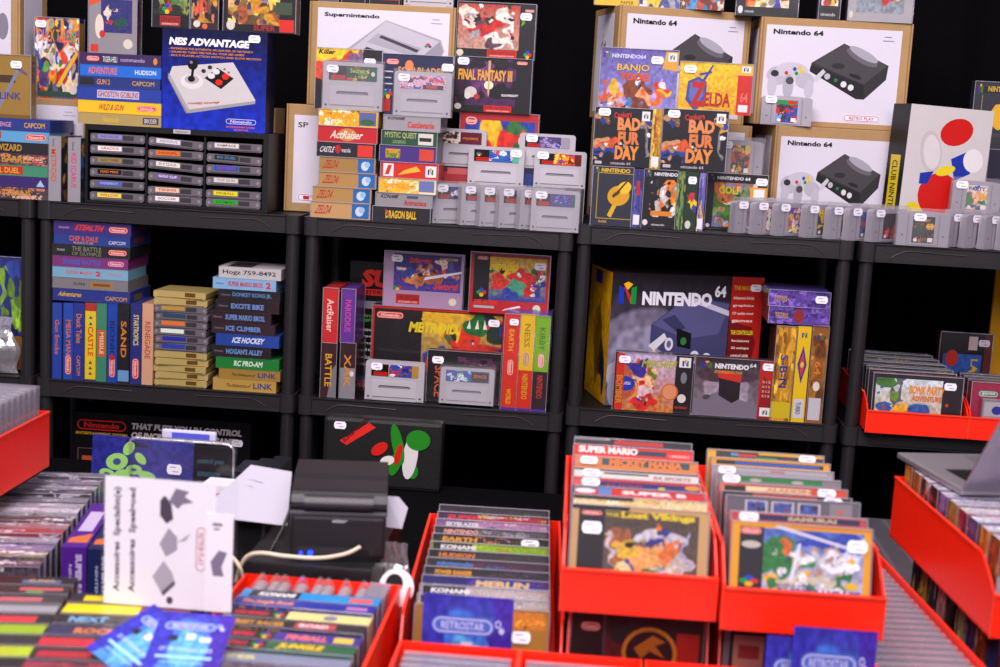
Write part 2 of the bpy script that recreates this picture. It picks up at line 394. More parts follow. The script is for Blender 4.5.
# table ------------------------------------------------------------------------
TZ = -.565
r = thing('table', 'long table under a black cloth, crowded with bins in front of the shelves', 'table', (0, -1.1, -1.30))
m = MB(); m.bbox(-1.6, 1.7, -.95, 1.0, .705, .7325, '2A282C', .004); m.build('tabletop', MT, r)
m = MB(); m.box(-1.61, 1.71, -.96, 1.005, 1.2006, 1.2025, '0E0D10')
for x0, x1, y0, y1 in ((-1.61, 1.71, -.962, -.96), (-1.61, 1.71, 1.005, 1.007), (-1.612, -1.61, -.96, 1.005), (1.71, 1.712, -.96, 1.005)): m.box(x0, x1, y0, y1, .75, 1.2025, '0E0D10')
tag(m.build('tablecloth', MF, None, (0, -1.1, -1.30-.467-.0005)), 'black cloth covering the long table under the bins and printer', 'tablecloth')
m = MB(); m.bbox(.64, 1.25, -.70, -.115, 0, .0006+.003, '5A5860', .001)
for k in range(12): m.box(.66+.045*k, .668+.045*k, -.69, -.125, .0036, .0040, '6A6870')
tag(m.build('grey_board', MT, None, (0, 0, TZ)), 'ribbed grey board lying on the black cloth behind the right hand bins', 'board')
for x in (-1.5, 1.6):
    for y in (-.88, .93):
        m = MB(); m.tube([(x, y, 0), (x, y, .705)], .016, '55555A'); m.build('leg', MM, r)
# ================================================================== BUILDERS FOR CARTRIDGES AND CARTONS
GREY = 'B4AEB6'
def snes_cart(label, X, Y, Z, W=.130, H=.088, art=(), st=(.17, .88), rz=0, tilt=0, group=None, bag=False, side='1A6A5A'):
    r = thing('cartridge', label, 'cartridge', (X, Y, Z), (tilt, 0, rz), group)
    m = MB(); c = GREY; D = .019; k = .006
    pts = [(-W/2, 0), (W/2, 0), (W/2, H-k), (W/2-k*.3, H-k*.3), (W/2-k, H), (-W/2+k, H), (-W/2+k*.3, H-k*.3), (-W/2, H-k)]
    m.prism(pts, 'y', 0, D, c)
    m.prism([(-W*.5+.004, .002), (-W*.37, .002), (-W*.37, H*.60), (-W*.5+.004, H*.60)], 'y', -.0012, 0, c)
    m.prism([(W*.5-.004, .002), (W*.37, .002), (W*.37, H*.60), (W*.5-.004, H*.60)], 'y', -.0012, 0, c)
    m.prism([(-W*.37, H*.10), (W*.37, H*.10), (W*.37, H*.50), (-W*.37, H*.50)], 'y', -.0020, 0, 'BAB4BC')
    m.prism([(-W*.27, H*.33), (W*.27, H*.33), (W*.27, H*.355), (W*.25, H*.39), (-W*.25, H*.39), (-W*.27, H*.355)], 'y', -.0024, -.0019, '5E585E')
    m.prism([(-W*.25, H*.335), (W*.25, H*.335), (W*.25, H*.36), (-W*.25, H*.36)], 'y', -.0026, -.0019, '8E8890')
    for sx in (-1, 1): m.art((-W/2, -.0013, 0), (W, 0, 0), (0, 0, H), [('e', .5+sx*.44, .09, .02, .028, '5A5458'), ('e', .5+sx*.44, .09, .01, .014, '2A2628')])
    m.build('shell', MC, r)
    l = MB(); l.box(-W*.40, W*.40, -.0010, 0, H*.62, H*.92, side)
    l.art((-W*.40, -.0010, H*.62), (W*.80, 0, 0), (0, 0, H*.30), [('r', .0, 0, .36, 1, '18161A'), ('r', .05, .04, .34, .34, 'C82820'), T('SUPER NINTENDO', .07, .14, .25, .14, '701010')]+dots4(.06, .46, .1, .3)+list(art))
    l.build('label', MP, r)
    if st: sticker(r, (st[0]-.5)*W, -.0022, st[1]*H)
    if bag:
        s = MB(); s.box(-W/2-.002, W/2+.002, -.0032, D+.0005, .0002, H+.005, 'FFFFFF'); s.build('clear_bag', MG, r)
    return r
def n64_cart(label, X, Y, Z, W=.116, H=.075, art=(), st=(.18, .86), rz=0, group=None, bag=True):
    r = thing('cartridge', label, 'cartridge', (X, Y, Z), (0, 0, rz), group)
    m = MB(); D = .019; n = 10; top = []
    for i in range(n+1):
        u = i/n; top.append((W/2*.93*(1-2*u), H*(.955+.045*math.sin(u*math.pi))))
    pts = [(-W/2, 0), (W/2, 0), (W/2, H*.9)]+top+[(-W/2, H*.9)]
    m.prism(pts, 'y', 0, D, 'A8A0AC')
    m.prism([(-W*.26, .003), (W*.26, .003), (W*.26, H*.93), (-W*.26, H*.93)], 'y', -.0015, 0, 'ACA4B0')
    for sx in (-1, 1):
        m.prism([(sx*W*.30-.0006, .002), (sx*W*.30+.0006, .002), (sx*W*.30+.0006, H*.9), (sx*W*.30-.0006, H*.9)], 'y', -.0004, 0, '7A7480')
        m.art((-W/2, 0, 0), (W, 0, 0), (0, 0, H), [('e', .5+sx*.39, .30, .018, .028, '6A646C')])
    m.build('shell', MC, r)
    l = MB(); a, b, c, d = -W*.21, W*.21, H*.10, H*.86
    l.box(a, b, -.0020, -.0014, c, d, '1C1A20'); l.art((a, -.0020, c), (b-a, 0, 0), (0, 0, d-c), list(art)+[('e', .16, .1, .09, .07, 'ECE4E8'), ('r', .72, .04, .95, .2, 'ECE4E8')]); l.build('label', MP, r)
    if st: sticker(r, (st[0]-.5)*W, -.0034, st[1]*H)
    if bag:
        s = MB(); e = .003
        vs = [(-W/2-e, -.0036, 0), (W/2+e, -.0036, 0), (W/2+e, -.0036, H+.001), (-W/2-e, -.0036, H+.003), (-W/2-e, D+.0005, 0), (W/2+e, D+.0005, 0), (W/2+e, .008, H+.007), (-W/2-e, .008, H+.007)]
        s.add(vs, [(0, 1, 2, 3), (1, 5, 6, 2), (5, 4, 7, 6), (4, 0, 3, 7), (3, 2, 6, 7)], 'FFFFFF'); s.build('clear_bag', MG, r)
    return r
NESC = '6E666E'
def nes_cart(label, X, Y, Z, W=.120, H=.0165, lab='E0D8D8', txt=None, tc='802020', ry=0, rz=0, body=NESC, group=None, D=.10):
    """cartridge lying flat, its labelled end towards the front"""
    r = thing('cartridge', label, 'cartridge', (X, Y, Z), (0, ry, rz), group)
    m = MB(); k = .003
    pts = [(-W/2+k, 0), (W/2-k, 0), (W/2, k), (W/2, H-k), (W/2-k, H), (-W/2+k, H), (-W/2, H-k), (-W/2, k)]
    m.prism(pts, 'y', 0, D, body)
    dk = '3E383E' if body == NESC else '8A6A30'
    m.art((-W/2, 0, 0), (W, 0, 0), (0, 0, H), [('r', .60, .28, .80, .86, dk), ('r', .06, .04, .94, .14, dk), ('e', .055, .52, .028, .22, '8E868C' if body == NESC else 'E8D8A0'), ('e', .945, .52, .028, .22, '8E868C' if body == NESC else 'E8D8A0')])
    m.build('shell', MC if body == NESC else MGOLD, r)
    if lab:
        l = MB(); a, b = -W*.36, W*.08
        l.box(a, b, -.0006, 0, H*.38, H*.92, lab)
        if txt: l.art((a, -.0006, H*.38), (b-a, 0, 0), (0, 0, H*.54), [T(txt, .12, .25, .76, .55, tc)])
        l.build('label', MP, r)
    return r
MGOLD = mat('gold_plastic', .28, .6, metal=.55)
KR = 'B0906A'
def n64_drawing(): return [
    ('p', [(.35,.62),(.58,.84),(.92,.63),(.91,.48),(.76,.26),(.70,.26),(.34,.54)], '3A383C'),
    ('p', [(.36,.62),(.58,.83),(.91,.63),(.75,.42)], '504C52'), ('p', [(.35,.60),(.75,.41),(.76,.27),(.70,.26),(.34,.53)], '2C2A2E'),
    ('e', .72, .70, .13, .055, '6E6A74', -.45), ('e', .73, .735, .12, .045, 'A8A4B0', -.45), ('e', .55, .60, .05, .03, '38343A'), ('e', .68, .50, .05, .02, '2E2A30', -.3),
    ('e', .475, .485, .022, .033, 'BAB6C0'), ('e', .60, .41, .022, .033, 'D8D4DC'), ('e', .655, .38, .022, .033, 'D8D4DC'), ('e', .54, .45, .014, .02, '2E8048'),
    ('p', [(.36,.44),(.44,.56),(.46,.53),(.40,.42)], 'C8C4CE'),
    ('e', .11, .47, .085, .10, 'B8B2C0'), ('e', .21, .53, .12, .085, 'C4BECB'), ('e', .31, .43, .07, .085, 'B8B2C0'),
    ('e', .07, .36, .035, .12, 'BEB8C6'), ('e', .19, .36, .04, .13, 'B0AAB8'), ('e', .345, .34, .035, .10, 'BEB8C6'),
    ('e', .20, .42, .03, .04, '55505A'), ('e', .085, .49, .03, .035, '3A363E'), ('e', .17, .50, .014, .02, 'D03030'), ('e', .265, .56, .016, .02, 'E0B820'), ('e', .285, .52, .016, .02, 'E0B820'), ('e', .245, .50, .014, .02, '2E9048'), ('e', .23, .545, .014, .02, '2850B0')]
def snes_drawing(): return [
    ('p', [(.16,.50),(.52,.90),(.94,.72),(.97,.60),(.90,.42),(.62,.20),(.30,.20)], 'A8A2B0'),
    ('p', [(.20,.50),(.52,.89),(.93,.70),(.64,.33)], 'BEB8C4'), ('p', [(.64,.33),(.93,.70),(.96,.60),(.90,.42),(.64,.22)], '9A94A2'),
    ('p', [(.38,.66),(.46,.76),(.80,.62),(.74,.53)], 'AAA4B2'), ('p', [(.47,.715),(.49,.74),(.78,.60),(.76,.575)], '4E4854'),
    ('p', [(.34,.56),(.38,.61),(.45,.58),(.41,.53)], '48444C'), ('p', [(.58,.42),(.62,.47),(.69,.44),(.65,.39)], '48444C'),
    ('p', [(.43,.53),(.47,.585),(.60,.53),(.56,.47)], '9C96A4'), ('e', .845, .66, .018, .02, 'D03838'), ('e', .86, .645, .012, .014, '2850B0'), ('e', .83, .645, .012, .014, '30A050')]
def carton(label, xl, xr, yt, yb, Y, z0, D, sheet, art, rz=0, left=None, right=None):
    yc = (yt+yb)/2; A = atY(xl, yc, Y); B = atY(xr, yc, Y); t = atY((xl+xr)/2, yt, Y)[2]
    W, H = B[0]-A[0], t-z0
    r = thing('console_carton', label, 'box', ((A[0]+B[0])/2, Y, z0), (0, 0, rz))
    m = MB(); m.bbox(-W/2, W/2, 0, D, 0, H, KR, .002)
    m.art((-W/2, 0, 0), (W, 0, 0), (0, 0, H), [('r', .012, 0, .02, 1, '9A7044'), ('r', .98, 0, .988, 1, '9A7044')])
    m.build('carton', MK, r)
    def sh(O, U, V, x0, y0, x1, y1, items):
        O, U, V = Vector(O), Vector(U), Vector(V); N = U.cross(V).normalized()
        q = MB(); o2 = O+U*x0+V*y0+N*.0004; U2, V2 = U*(x1-x0), V*(y1-y0)
        p = [o2, o2+U2, o2+U2+V2, o2+V2]; q.poly(p, 'D6CFDD'); b = [a-N*.0004 for a in p]
        for i in range(4): q.poly([b[i], b[(i+1) % 4], p[(i+1) % 4], p[i]], 'D6CFDD')
        q.art(o2, U2, V2, items); q.build('paper_label', MB_, r)
    sh((-W/2, 0, 0), (W, 0, 0), (0, 0, H), *sheet, art)
    if left: sh((-W/2, D, 0), (0, -D, 0), (0, 0, H), *left)
    if right: sh((W/2, 0, 0), (0, D, 0), (0, 0, H), *right)
    return r, t
RP = lambda x, y, w, h: ('pill', 'RETRO PLAY', x, y, w, h, 'D6CFDD', 'B03038')
PR_ = [('r', .87, .925, .925, .933, '9A92A2'), ('r', .86, .885, .945, .893, '9A92A2')]
# ================================================================== TOP OF THE SHELVES, LEFT (units one and two)
LW = 'light blue'
r, tA1 = carton('brown carton with a white paper sheet standing behind the gold box at the far left', -70, 88, 96, 205, .16, 0, .18, (.06, .05, .97, .93), PR_)
carton('brown carton cut off by the top left corner of the photo', -110, 20, -60, 92, .16, tA1+.0006, .16, (.05, .06, .93, .94), [('e', .93, .45, .05, .1, '8A8492')], right=(.15, .1, .8, .95, []))
PH = ['5A4A50', 'D89070', 'C05048', 'E0B8A0', '403850', '9C7060']
zs = stack(.01, 0, top=118, rows=[
 ('lying boxed game with a photo-print end, bottom of the far left stack', -36, 48, 12, [('a', 0, 0, 1, 1, PH, 4, 30), T('TITANS', .45, .2, .35, .6, 'D8A030')], {}),
 ('purple boxed game with a pale triangle, second from the bottom of the far left stack', -36, 48, 12, [('p', [(.86, .15), (.96, .15), (.91, .75)], 'B8D0E8')], dict(base='43267A')),
 ('green boxed game with a red and yellow patch, in the far left stack', -36, 48, 12, [('r', .2, .12, .70, .88, 'C83828'), T('METAL DUEL', .24, .25, .42, .5, 'E8C030')], dict(base='4E9A78')),
 ('photo-print boxed game between the green and the black one in the far left stack', -36, 48, 12, [('a', 0, 0, 1, 1, PH, 8, 30), T('BARREL', .45, .2, .35, .6, 'D8A030')], {}),
 ('black boxed game with yellow lettering in the far left stack', -36, 49, 12, [T('WIZARD', .38, .22, .30, .6, 'D8A838')], dict(base='262024')),
 ('light blue boxed game with red pill logo, second from top of far left stack', -36, 49, 12, [('r', .2, .3, .44, .9, 'C84838'), NP(.72, .2, .25, .6)], dict(base='6EB0D8')),
 ('blue boxed game with yellow lettering, topmost of the far left stack', -36, 50, 13, [T('CHALLENGE', .25, .3, .3, .4, 'D8A0C0'), T('CAPCOM', .70, .28, .24, .44, 'E8B040')], dict(base='2A4494', D=.14)),
])
gb('gold boxed game with a sword picture on top of the blue topped stack', -40, 31, 54, 117, .012, zs, front=[('r', 0, 0, 1, .06, '8A6420'), ('r', .47, .56, .78, .68, '55401C'), ('p', [(.50, .12), (.54, .10), (.86, .80), (.82, .82)], '9090B0'), ('p', [(.76, .80), (.94, .68), (.95, .72), (.78, .84)], '6E6288'), ('r', .45, .20, .46, .26, 'FFFFFF'), T('ZELDA', .18, .58, .28, .12, '5A2C18'), T('LINK', .56, .30, .30, .11, '3A4A9A'), T('The Adventure of', .20, .32, .32, .05, '5A3A1A')], right=[T('LINK', .15, .55, .6, .35, '3A4A9A', 90)], base='A8863E', st=(.80, .85), D=.03)
gb('grey standing boxed game with an orange vertical title beside the far left stack', 48.5, 61, 136, 204, .008, 0, D=.125, front=[T('METROID', .2, .30, .42, .50, 'E05A28', 90), T('Nintendo', .3, .84, .2, .12, '6A646A', 90)], base='A8A2A8', right=[('a', 0, 0, .9, 1, ['2C3460', '7A3030', '283050', 'B08838'], 3)], top=[('r', 0, .0, 1, 1, '8A8488')])
gb('grey standing boxed game with a pink vertical title between the stack and the cartridge rack', 68, 80.5, 138, 205, .008, 0, D=.125, front=[T('KID ICARUS', .25, .22, .42, .54, 'E02888', 90), T('Nintendo', .3, .80, .2, .14, '6A646A', 90)], base='A8A2A8', right=[('a', 0, 0, .9, 1, ['283858', '305890', '202840', 'B08838'], 5)])
gb('boxed game with a cartoon-like violet and yellow cover leaning upright on the brown carton', 35, 79, 18, 95, .17, tA1+.0003, front=[('a', 0, 0, 1, 1, ['6E6494', 'E8E0E8', '3048A0', 'E8A030', 'D04030', 'F0D8B0', '5A8848', '4A3A78'], 11, 26), ('p', [(.48, .16), (.56, .14), (.98, .56), (.95, .62)], 'E8C040'), ('r', .02, .02, .98, .09, '3A5A50'), T('DUCK TALES 2', .08, .70, .86, .16, 'E8902C', 0, 1), ('e', .87, .12, .1, .06, 'E0D8D0')], base='6A6090', right=[('r', .1, .5, .9, .95, 'D8A038')], cols=dict(right='20347E'), st=(.14, .92), D=.03)
# NES cartridge rack ---------------------------------------------------------------
RX0, RX1 = xat(85, .09, .02), xat(268, .09, .02)
rack = thing('cartridge_rack', 'black cabinet rack holding three columns of flat grey cartridges', 'rack', ((RX0+RX1)/2, .02, 0))
RW = RX1-RX0; RH = atY(180, 129, .02)[2]; m = MB(); k = '141216'
for x0, x1 in ((-RW/2, -RW/2+.006), (RW/2-.012, RW/2)): m.box(x0, x1, 0, .15, 0, RH, k)
for z0, z1 in ((0, .006), (RH-.012, RH)): m.box(-RW/2+.006, RW/2-.012, 0, .15, z0, z1, k)
m.box(-RW/2+.006, RW/2-.012, .145, .15, .006, RH-.012, k)
cw = (RW-.018)/3
for j in (1, 2): m.box(-RW/2+.006+j*cw-.002, -RW/2+.006+j*cw+.002, .005, .145, .006, RH-.012, k)
m.build('cabinet', MS, rack)
m = MB(); m.bbox(-.0195+.012, .0195+.012, -.002, 0, RH-.0105, RH-.0015, 'B8B0B4', .0006); m.art((-.0075, -.002, RH-.0105), (.039, 0, 0), (0, 0, .009), [T('Nintendo', .15, .25, .7, .5, '6A6468')]); m.build('badge', MP, rack)
labs = [[('E2D060', 'WILLOW', 'C03030'), ('5868B8', 'PAPERBOY', 'A8B0E0'), ('201C1C', 'MAD MAX', 'E08028'), ('9A8858', 'DEADLY TOWERS', '4A3820'), ('E8E0E0', 'GRADIUS', 'B04040'), ('8A90C8', 'RAD RACER', 'A02830')],
        [('E8E0E0', 'SOCCER', 'A05050'), ('E8C0A8', 'TENNIS', 'B03030'), ('7A60A0', 'GOLF CUP', 'E0E0F0'), ('E0D8D0', 'RYGAR', '908888'), ('E07828', 'HOOPS', '8A3010'), ('D8D0D8', 'XEVIOUS', '8A8088')],
        [('38A038', 'BATMAN', '2A7A2A'), ('E0D030', 'PINBALL', '908018'), ('D0C8C8', 'TOP GUN', '8A8080'), ('2858B8', 'SECTION', 'B03838'), ('3A3438', 'BO DUEL', '5090B8'), ('D8D0D0', 'RAMPAGE', '605858')]]
words = [['yellow', 'blue', 'black', 'olive', 'white', 'lilac'], ['cream', 'peach', 'violet', 'pale grey', 'orange', 'silver'], ['green', 'bright yellow', 'grey', 'royal blue', 'dark', 'pearl white']]
cn = ['left', 'middle', 'right']
for j in range(3):
    x = (RX0+RX1)/2-RW/2+.006+(j+.5)*cw
    zz = [.0065, .033, .059, .085, .111, .137] if j == 0 else ([.0065, .026, .052, .079, .108, .130] if j == 1 else [.0065, .026, .055, .082, .103, .132])
    for i in range(6):
        lab, tx, tc = labs[j][i]
        tilt = 0 if j == 0 else [0, 0, .05, .05, 0, .05][i] if j == 1 else [0, 0, 0, 0, .03, 0][i]
        nes_cart(f'flat grey cartridge with {words[j][i]} end label in the {cn[j]} column of the rack', x, .024, .0065+(zz[i]-.0065)+abs(tilt)*.058, W=min(.124, cw-.008), H=.0185, lab=lab, txt=tx, tc=tc, ry=tilt, group='flat grey cartridges in the black rack', D=.112)
# stack on the rack
zt = stack(.022, RH+.0004, top=54, rows=[
 ('gold boxed game, bottom of the stack of six on the cartridge rack', 78.5, 161, 13, [T('Faxanadu', .28, .25, .2, .5, 'D8C030', 0, 1, 2), ('r', .78, .2, .97, .8, '4A4870'), T('BRODER', .80, .3, .15, .4, 'E0D0C0')], dict(base='BCA468', D=.13)),
 ('yellow boxed game with a red pill logo in the stack of six on the rack', 78, 161, 14, [T('WILD & GUN', .24, .25, .30, .5, 'C02820', 0, 1, 2), NP(.71, .28, .24, .46)], dict(base='F0C818', D=.13)),
 ('royal blue boxed game with white lettering in the stack of six on the rack', 77, 161, 15, [('r', .24, .2, .74, .8, 'C8C8E0'), T("GHOSTS'N GOBLINS", .25, .28, .48, .46, 'B83020')], dict(base='2C48A8', D=.13)),
 ('navy boxed game with gold lettering in the stack of six on the rack', 78, 160, 12, [('r', .02, .15, .2, .85, '2A2428'), T('GUN 2', .23, .25, .16, .5, 'E8A030'), T('CAPCOM', .66, .28, .27, .44, 'D8A848')], dict(base='28408A', D=.13)),
 ('bright blue boxed game with orange lettering in the stack on the cartridge rack', 80, 161, 13, [T('ADVENTURE', .1, .2, .36, .6, 'F08028', 0, 1), T('HUDSON', .68, .3, .26, .4, 'E8F0F8')], dict(base='1E78D8', D=.13)),
 ('purple boxed game with a small colourful mark, topmost of the stack on the rack', 80, 161, 13, [NP(.08, .3, .16, .44), T('TIGER-HELI', .28, .25, .18, .5, 'D8E0D0'), T('commando', .5, .35, .3, .35, 'B8A8D0'), ('e', .93, .5, .025, .3, 'E09830')], dict(base='452A66', D=.13)),
])
gb('grey boxed game with a running cartoon athlete cover standing on the purple topped stack', 89, 137, -22, 52, .05, zt, front=[('r', 0, .88, 1, 1, '4E9A70'), ('p', [(0, .62), (1, .90), (1, .98), (0, .70)], 'E06038'), ('g', .25, .28, .9, .72, ('3C3C80', '3C3C80'), [(.25, .6, .1, .2, 'E8D8C8'), (.3, .25, .12, .1, 'C83838'), (.6, .3, .2, .15, '2C5A48'), (.5, .7, .1, .1, 'E8C8B0')], 5), ('e', .22, .36, .09, .16, 'E8D8C8'), ('e', .28, .26, .06, .05, 'C83838'), ('e', .82, .14, .1, .065, 'DCD4C8'), ('r', .04, .02, .2, .12, 'D84030')], base='9C969C', right=[('a', 0, 0, 1, 1, ['6A5A70', '8A3030', '303860', '80A080'], 5)], D=.03)
# NES ADVANTAGE --------------------------------------------------------------------
bl = [('g', 0, 0, 1, 1, ('2038B8', '14123A'), [], 2),
 ('p', [(.06, .56), (.09, .50), (.26, .17), (.24, .155), (.06, .50)], '8E8890'),
 ('p', [(.07, .53), (.26, .16), (.90, .29), (.90, .33), (.68, .69), (.10, .62)], 'C8C2C4'), ('p', [(.26, .16), (.90, .29), (.90, .32), (.27, .20)], 'A09A9E'), ('p', [(.07, .55), (.27, .20), (.26, .16), (.065, .50)], 'A8A2A6'),
 ('e', .29, .48, .11, .075, 'D8D2D4'), ('e', .29, .50, .07, .045, 'B0AAAE'), ('p', [(.275, .50), (.30, .50), (.31, .60), (.285, .60)], '141216'), ('e', .295, .65, .05, .055, '1A181C'), ('e', .28, .67, .015, .015, '8A868C'), ('e', .285, .505, .035, .03, '1C1A1E'),
 ('p', [(.41, .52), (.53, .63), (.69, .53), (.57, .42)], '1C1A1E'), ('e', .475, .545, .035, .028, 'D8D2D4'), ('e', .52, .59, .035, .028, 'D8D2D4'), ('e', .55, .485, .035, .030, 'D83020'), ('e', .61, .545, .035, .030, 'D83020'),
 ('e', .40, .59, .022, .02, '3A3638'), ('e', .46, .63, .022, .02, '3A3638'), ('e', .60, .62, .012, .010, 'B05048'), ('e', .64, .59, .012, .010, 'B05048'),
 T('NES Advantage', .34, .245, .22, .03, 'C05840', .12), T('Nintendo', .26, .25, .1, .02, 'C05840', .12),
 T('NES ADVANTAGE', .065, .835, .76, .075, 'F2ECF2', 0, 3, 1), ]
for i, s_ in enumerate(['- EXPERIENCE THE AUTHENTIC ARCADE FEEL OF NINTENDO', '- UNLIMITED TURBO FIRE FOR ALL YOUR NES GAMES', '- MULTI PLAYER ACTION SWITCH AND SLOW MOTION']):
    bl.append(T(s_, .065, .79-i*.034, [.80, .72, .88][i], .020, 'D8903C', 0, 1))
bl += [('pill', 'Nintendo', .62, .07, .30, .065, '2038B8', 'D8D0D8'), T('ENTERTAINMENT SYSTEM', .63, .038, .27, .018, 'D87848'), T('ADVANTAGE', .70, .012, .14, .016, 'D87848')]
gb('large blue box with a joystick picture standing on the cartridge rack', 162, 266, 30, 133, .03, RH+.0003, D=.09, front=bl, base='1C2E90', cols=dict(top='1A1838', right='20204A'), right=[('r', .1, .1, .9, .9, '18163A')], st=(.88, .93), sleeve=False, name='controller_box', rz=.02)
zn = atY(215, 30, .03)[2]
for lab, xl, xr, yt, yb, fr, sd, Yo in [
 ('dark boxed game with a red bottom band, first of the three above the joystick box', 153, 190, -40, 24, [('a', 0, .2, 1, 1, ['2C3A2C', '58804A', 'B04030', '202020', '8A9A50'], 6, 24), ('r', 0, 0, 1, .2, '1C181C'), *snes_logo(.2, .03, .55, .15, 'B03028'), *dots4(.28, .22, .22, .12)], '58407A', .05),
 ('dark brown boxed game with round white seal, middle of three above the joystick box', 192, 219, -40, 27, [('a', 0, .1, 1, 1, ['2A1E20', 'C09030', 'D86038', 'A06050', '584038', 'E8C080'], 16, 22), ('e', .2, .08, .13, .05, 'E0D8CC'), ('e', .5, .05, .1, .04, 'E07840')], '402830', .05),
 ('wide boxed game with yellow and violet artwork, last of the three above the joystick box', 224, 296, -30, 35, [('a', .06, .12, .78, 1, ['6A5030', 'D09828', 'E8C860', '6E6894', 'B06038', '3E3450', 'E0B080'], 21, 30), ('r', .42, 0, .80, .12, '221C20'), ('e', .1, .1, .06, .08, 'D8D0C8'), T('SUPER', .42, .03, .3, .08, 'C02820'), ('r', .78, .02, .98, .22, 'D83020'), ('r', .72, .3, .95, .5, '4A5840')], '201A20', .05)]:
    gb(lab, xl, xr, yt, yb, Yo, zn+.0005, front=fr, base=sd, D=.04)
# left of the cartons and the cartons themselves -------------------------------------
r, tB = carton('brown carton behind the column of gold spines, marked with two letters', 285, 425, 107, 213, .13, 0, .22, (.06, .08, .96, .90), [T('SP', .03, .86, .08, .06, '1A1618', 0, 1), ('pill', 'R', .04, .02, .3, .09, 'E6E0EE', 'B03038')])
carton('brown carton with a white side sheet standing behind the cartridge rack', 236, 274, 107, 213, .22, 0, .10, (.1, .1, .9, .95), [])
carton('brown carton with a grey console picture on the upper left of the middle shelf', 308, 454, 4, 106, .13, tB+.0005, .20, (.06, .03, .96, .94), snes_drawing()+PR_+[T('Supernintendo', .05, .90, .42, .055, '1A161A', 0, 2)])
tC = atY(380, 4, .13)[2]
# row cut off at the very top of the photo
gb('red and black boxed game, left of two at the very top above the console carton', 343, 366, -50, 5, .14, tC+.0004, front=[('r', 0, 0, 1, .35, 'B83028'), ('r', 0, 0, 1, .1, '201C20'), T('SUPER', .1, .14, .8, .12, '701818')], base='201C20', D=.03)
gb('wider red and black boxed game, right of two above the console carton', 371, 400, -50, 7, .14, tC+.0004, front=[('r', .1, 0, 1, .35, 'C03028'), ('r', 0, 0, 1, .08, '201C20'), T('SUPER', .2, .14, .7, .12, '701818')], base='A08050', D=.03)
gb('narrow dark boxed game at the very top, leftmost above the console carton', 320, 339, -50, 3, .14, tC+.0004, front=[('r', 0, 0, 1, .1, '6A6070')], base='322C38', D=.03)
a = atY(428, 13, .14); snes_cart('grey cartridge with its lower edge showing at the very top above the console carton', a[0], .14, tC+.0004, W=.112, H=.10, st=None)
# ---- middle unit: two columns of lying boxes
GO = 'BE965A'
def zel(w): return [T('ZELDA', .05, .24, .26, .55, 'B83020', 0, 1, 3), ('r', .69, .05, .98, .95, '2E74B8'), ('e', .82, .5, .07, .3, 'D8E0E8'), ('e', .86, .6, .05, .2, 'A8C8E0')]
zl = stack(.005, -.001, top=110, rows=[
 ('gold boxed game with a red title, bottom of the gold four', 311, 370, 17, zel(0), dict(base='CCA472')),
 ('gold boxed game, second from the bottom of the gold four', 313, 371, 16, zel(0), dict(base=GO)),
 ('gold boxed game, third from the bottom of the gold four', 319, 376, 16, zel(0), dict(base=GO)),
 ('gold boxed game, topmost of the gold four and under the black box', 319.5, 375, 16, zel(0), dict(base='B08C50')),
 ('black boxed game with a red patch lying on the gold four', 317, 375, 15.5, [T('CASTLE', .04, .3, .24, .4, 'E8E0E8', 0, 1, 2), ('e', .36, .55, .05, .3, 'C02020'), T('vania', .42, .35, .16, .3, 'D8D0D8'), ('r', .70, .1, .96, .9, 'E04030')], dict(base='2C2830')),
 ('red boxed game with white script lying on the black one above the gold four', 318, 377, 17, [('e', .5, .5, .16, .4, 'D09048'), T('ActRaiser', .2, .25, .54, .5, 'F0E4DC', 0, 1, 2)], dict(base='C8282A')),
 ('yellow boxed game with white dots, topmost under the leftmost upright grey cartridge', 319, 378, 17.5, [('a', 0, 0, .7, 1, ['ECB828', 'FFF4D8', 'F8E8A8', 'ECB828'], 31, 14), T('SUNNY WORLD', .08, .45, .48, .4, 'F0A020', 0, 2), ('r', .68, .1, .97, .9, '6A70A8'), ('e', .82, .3, .12, .2, '3E7048')], dict(base='ECB828')),
])
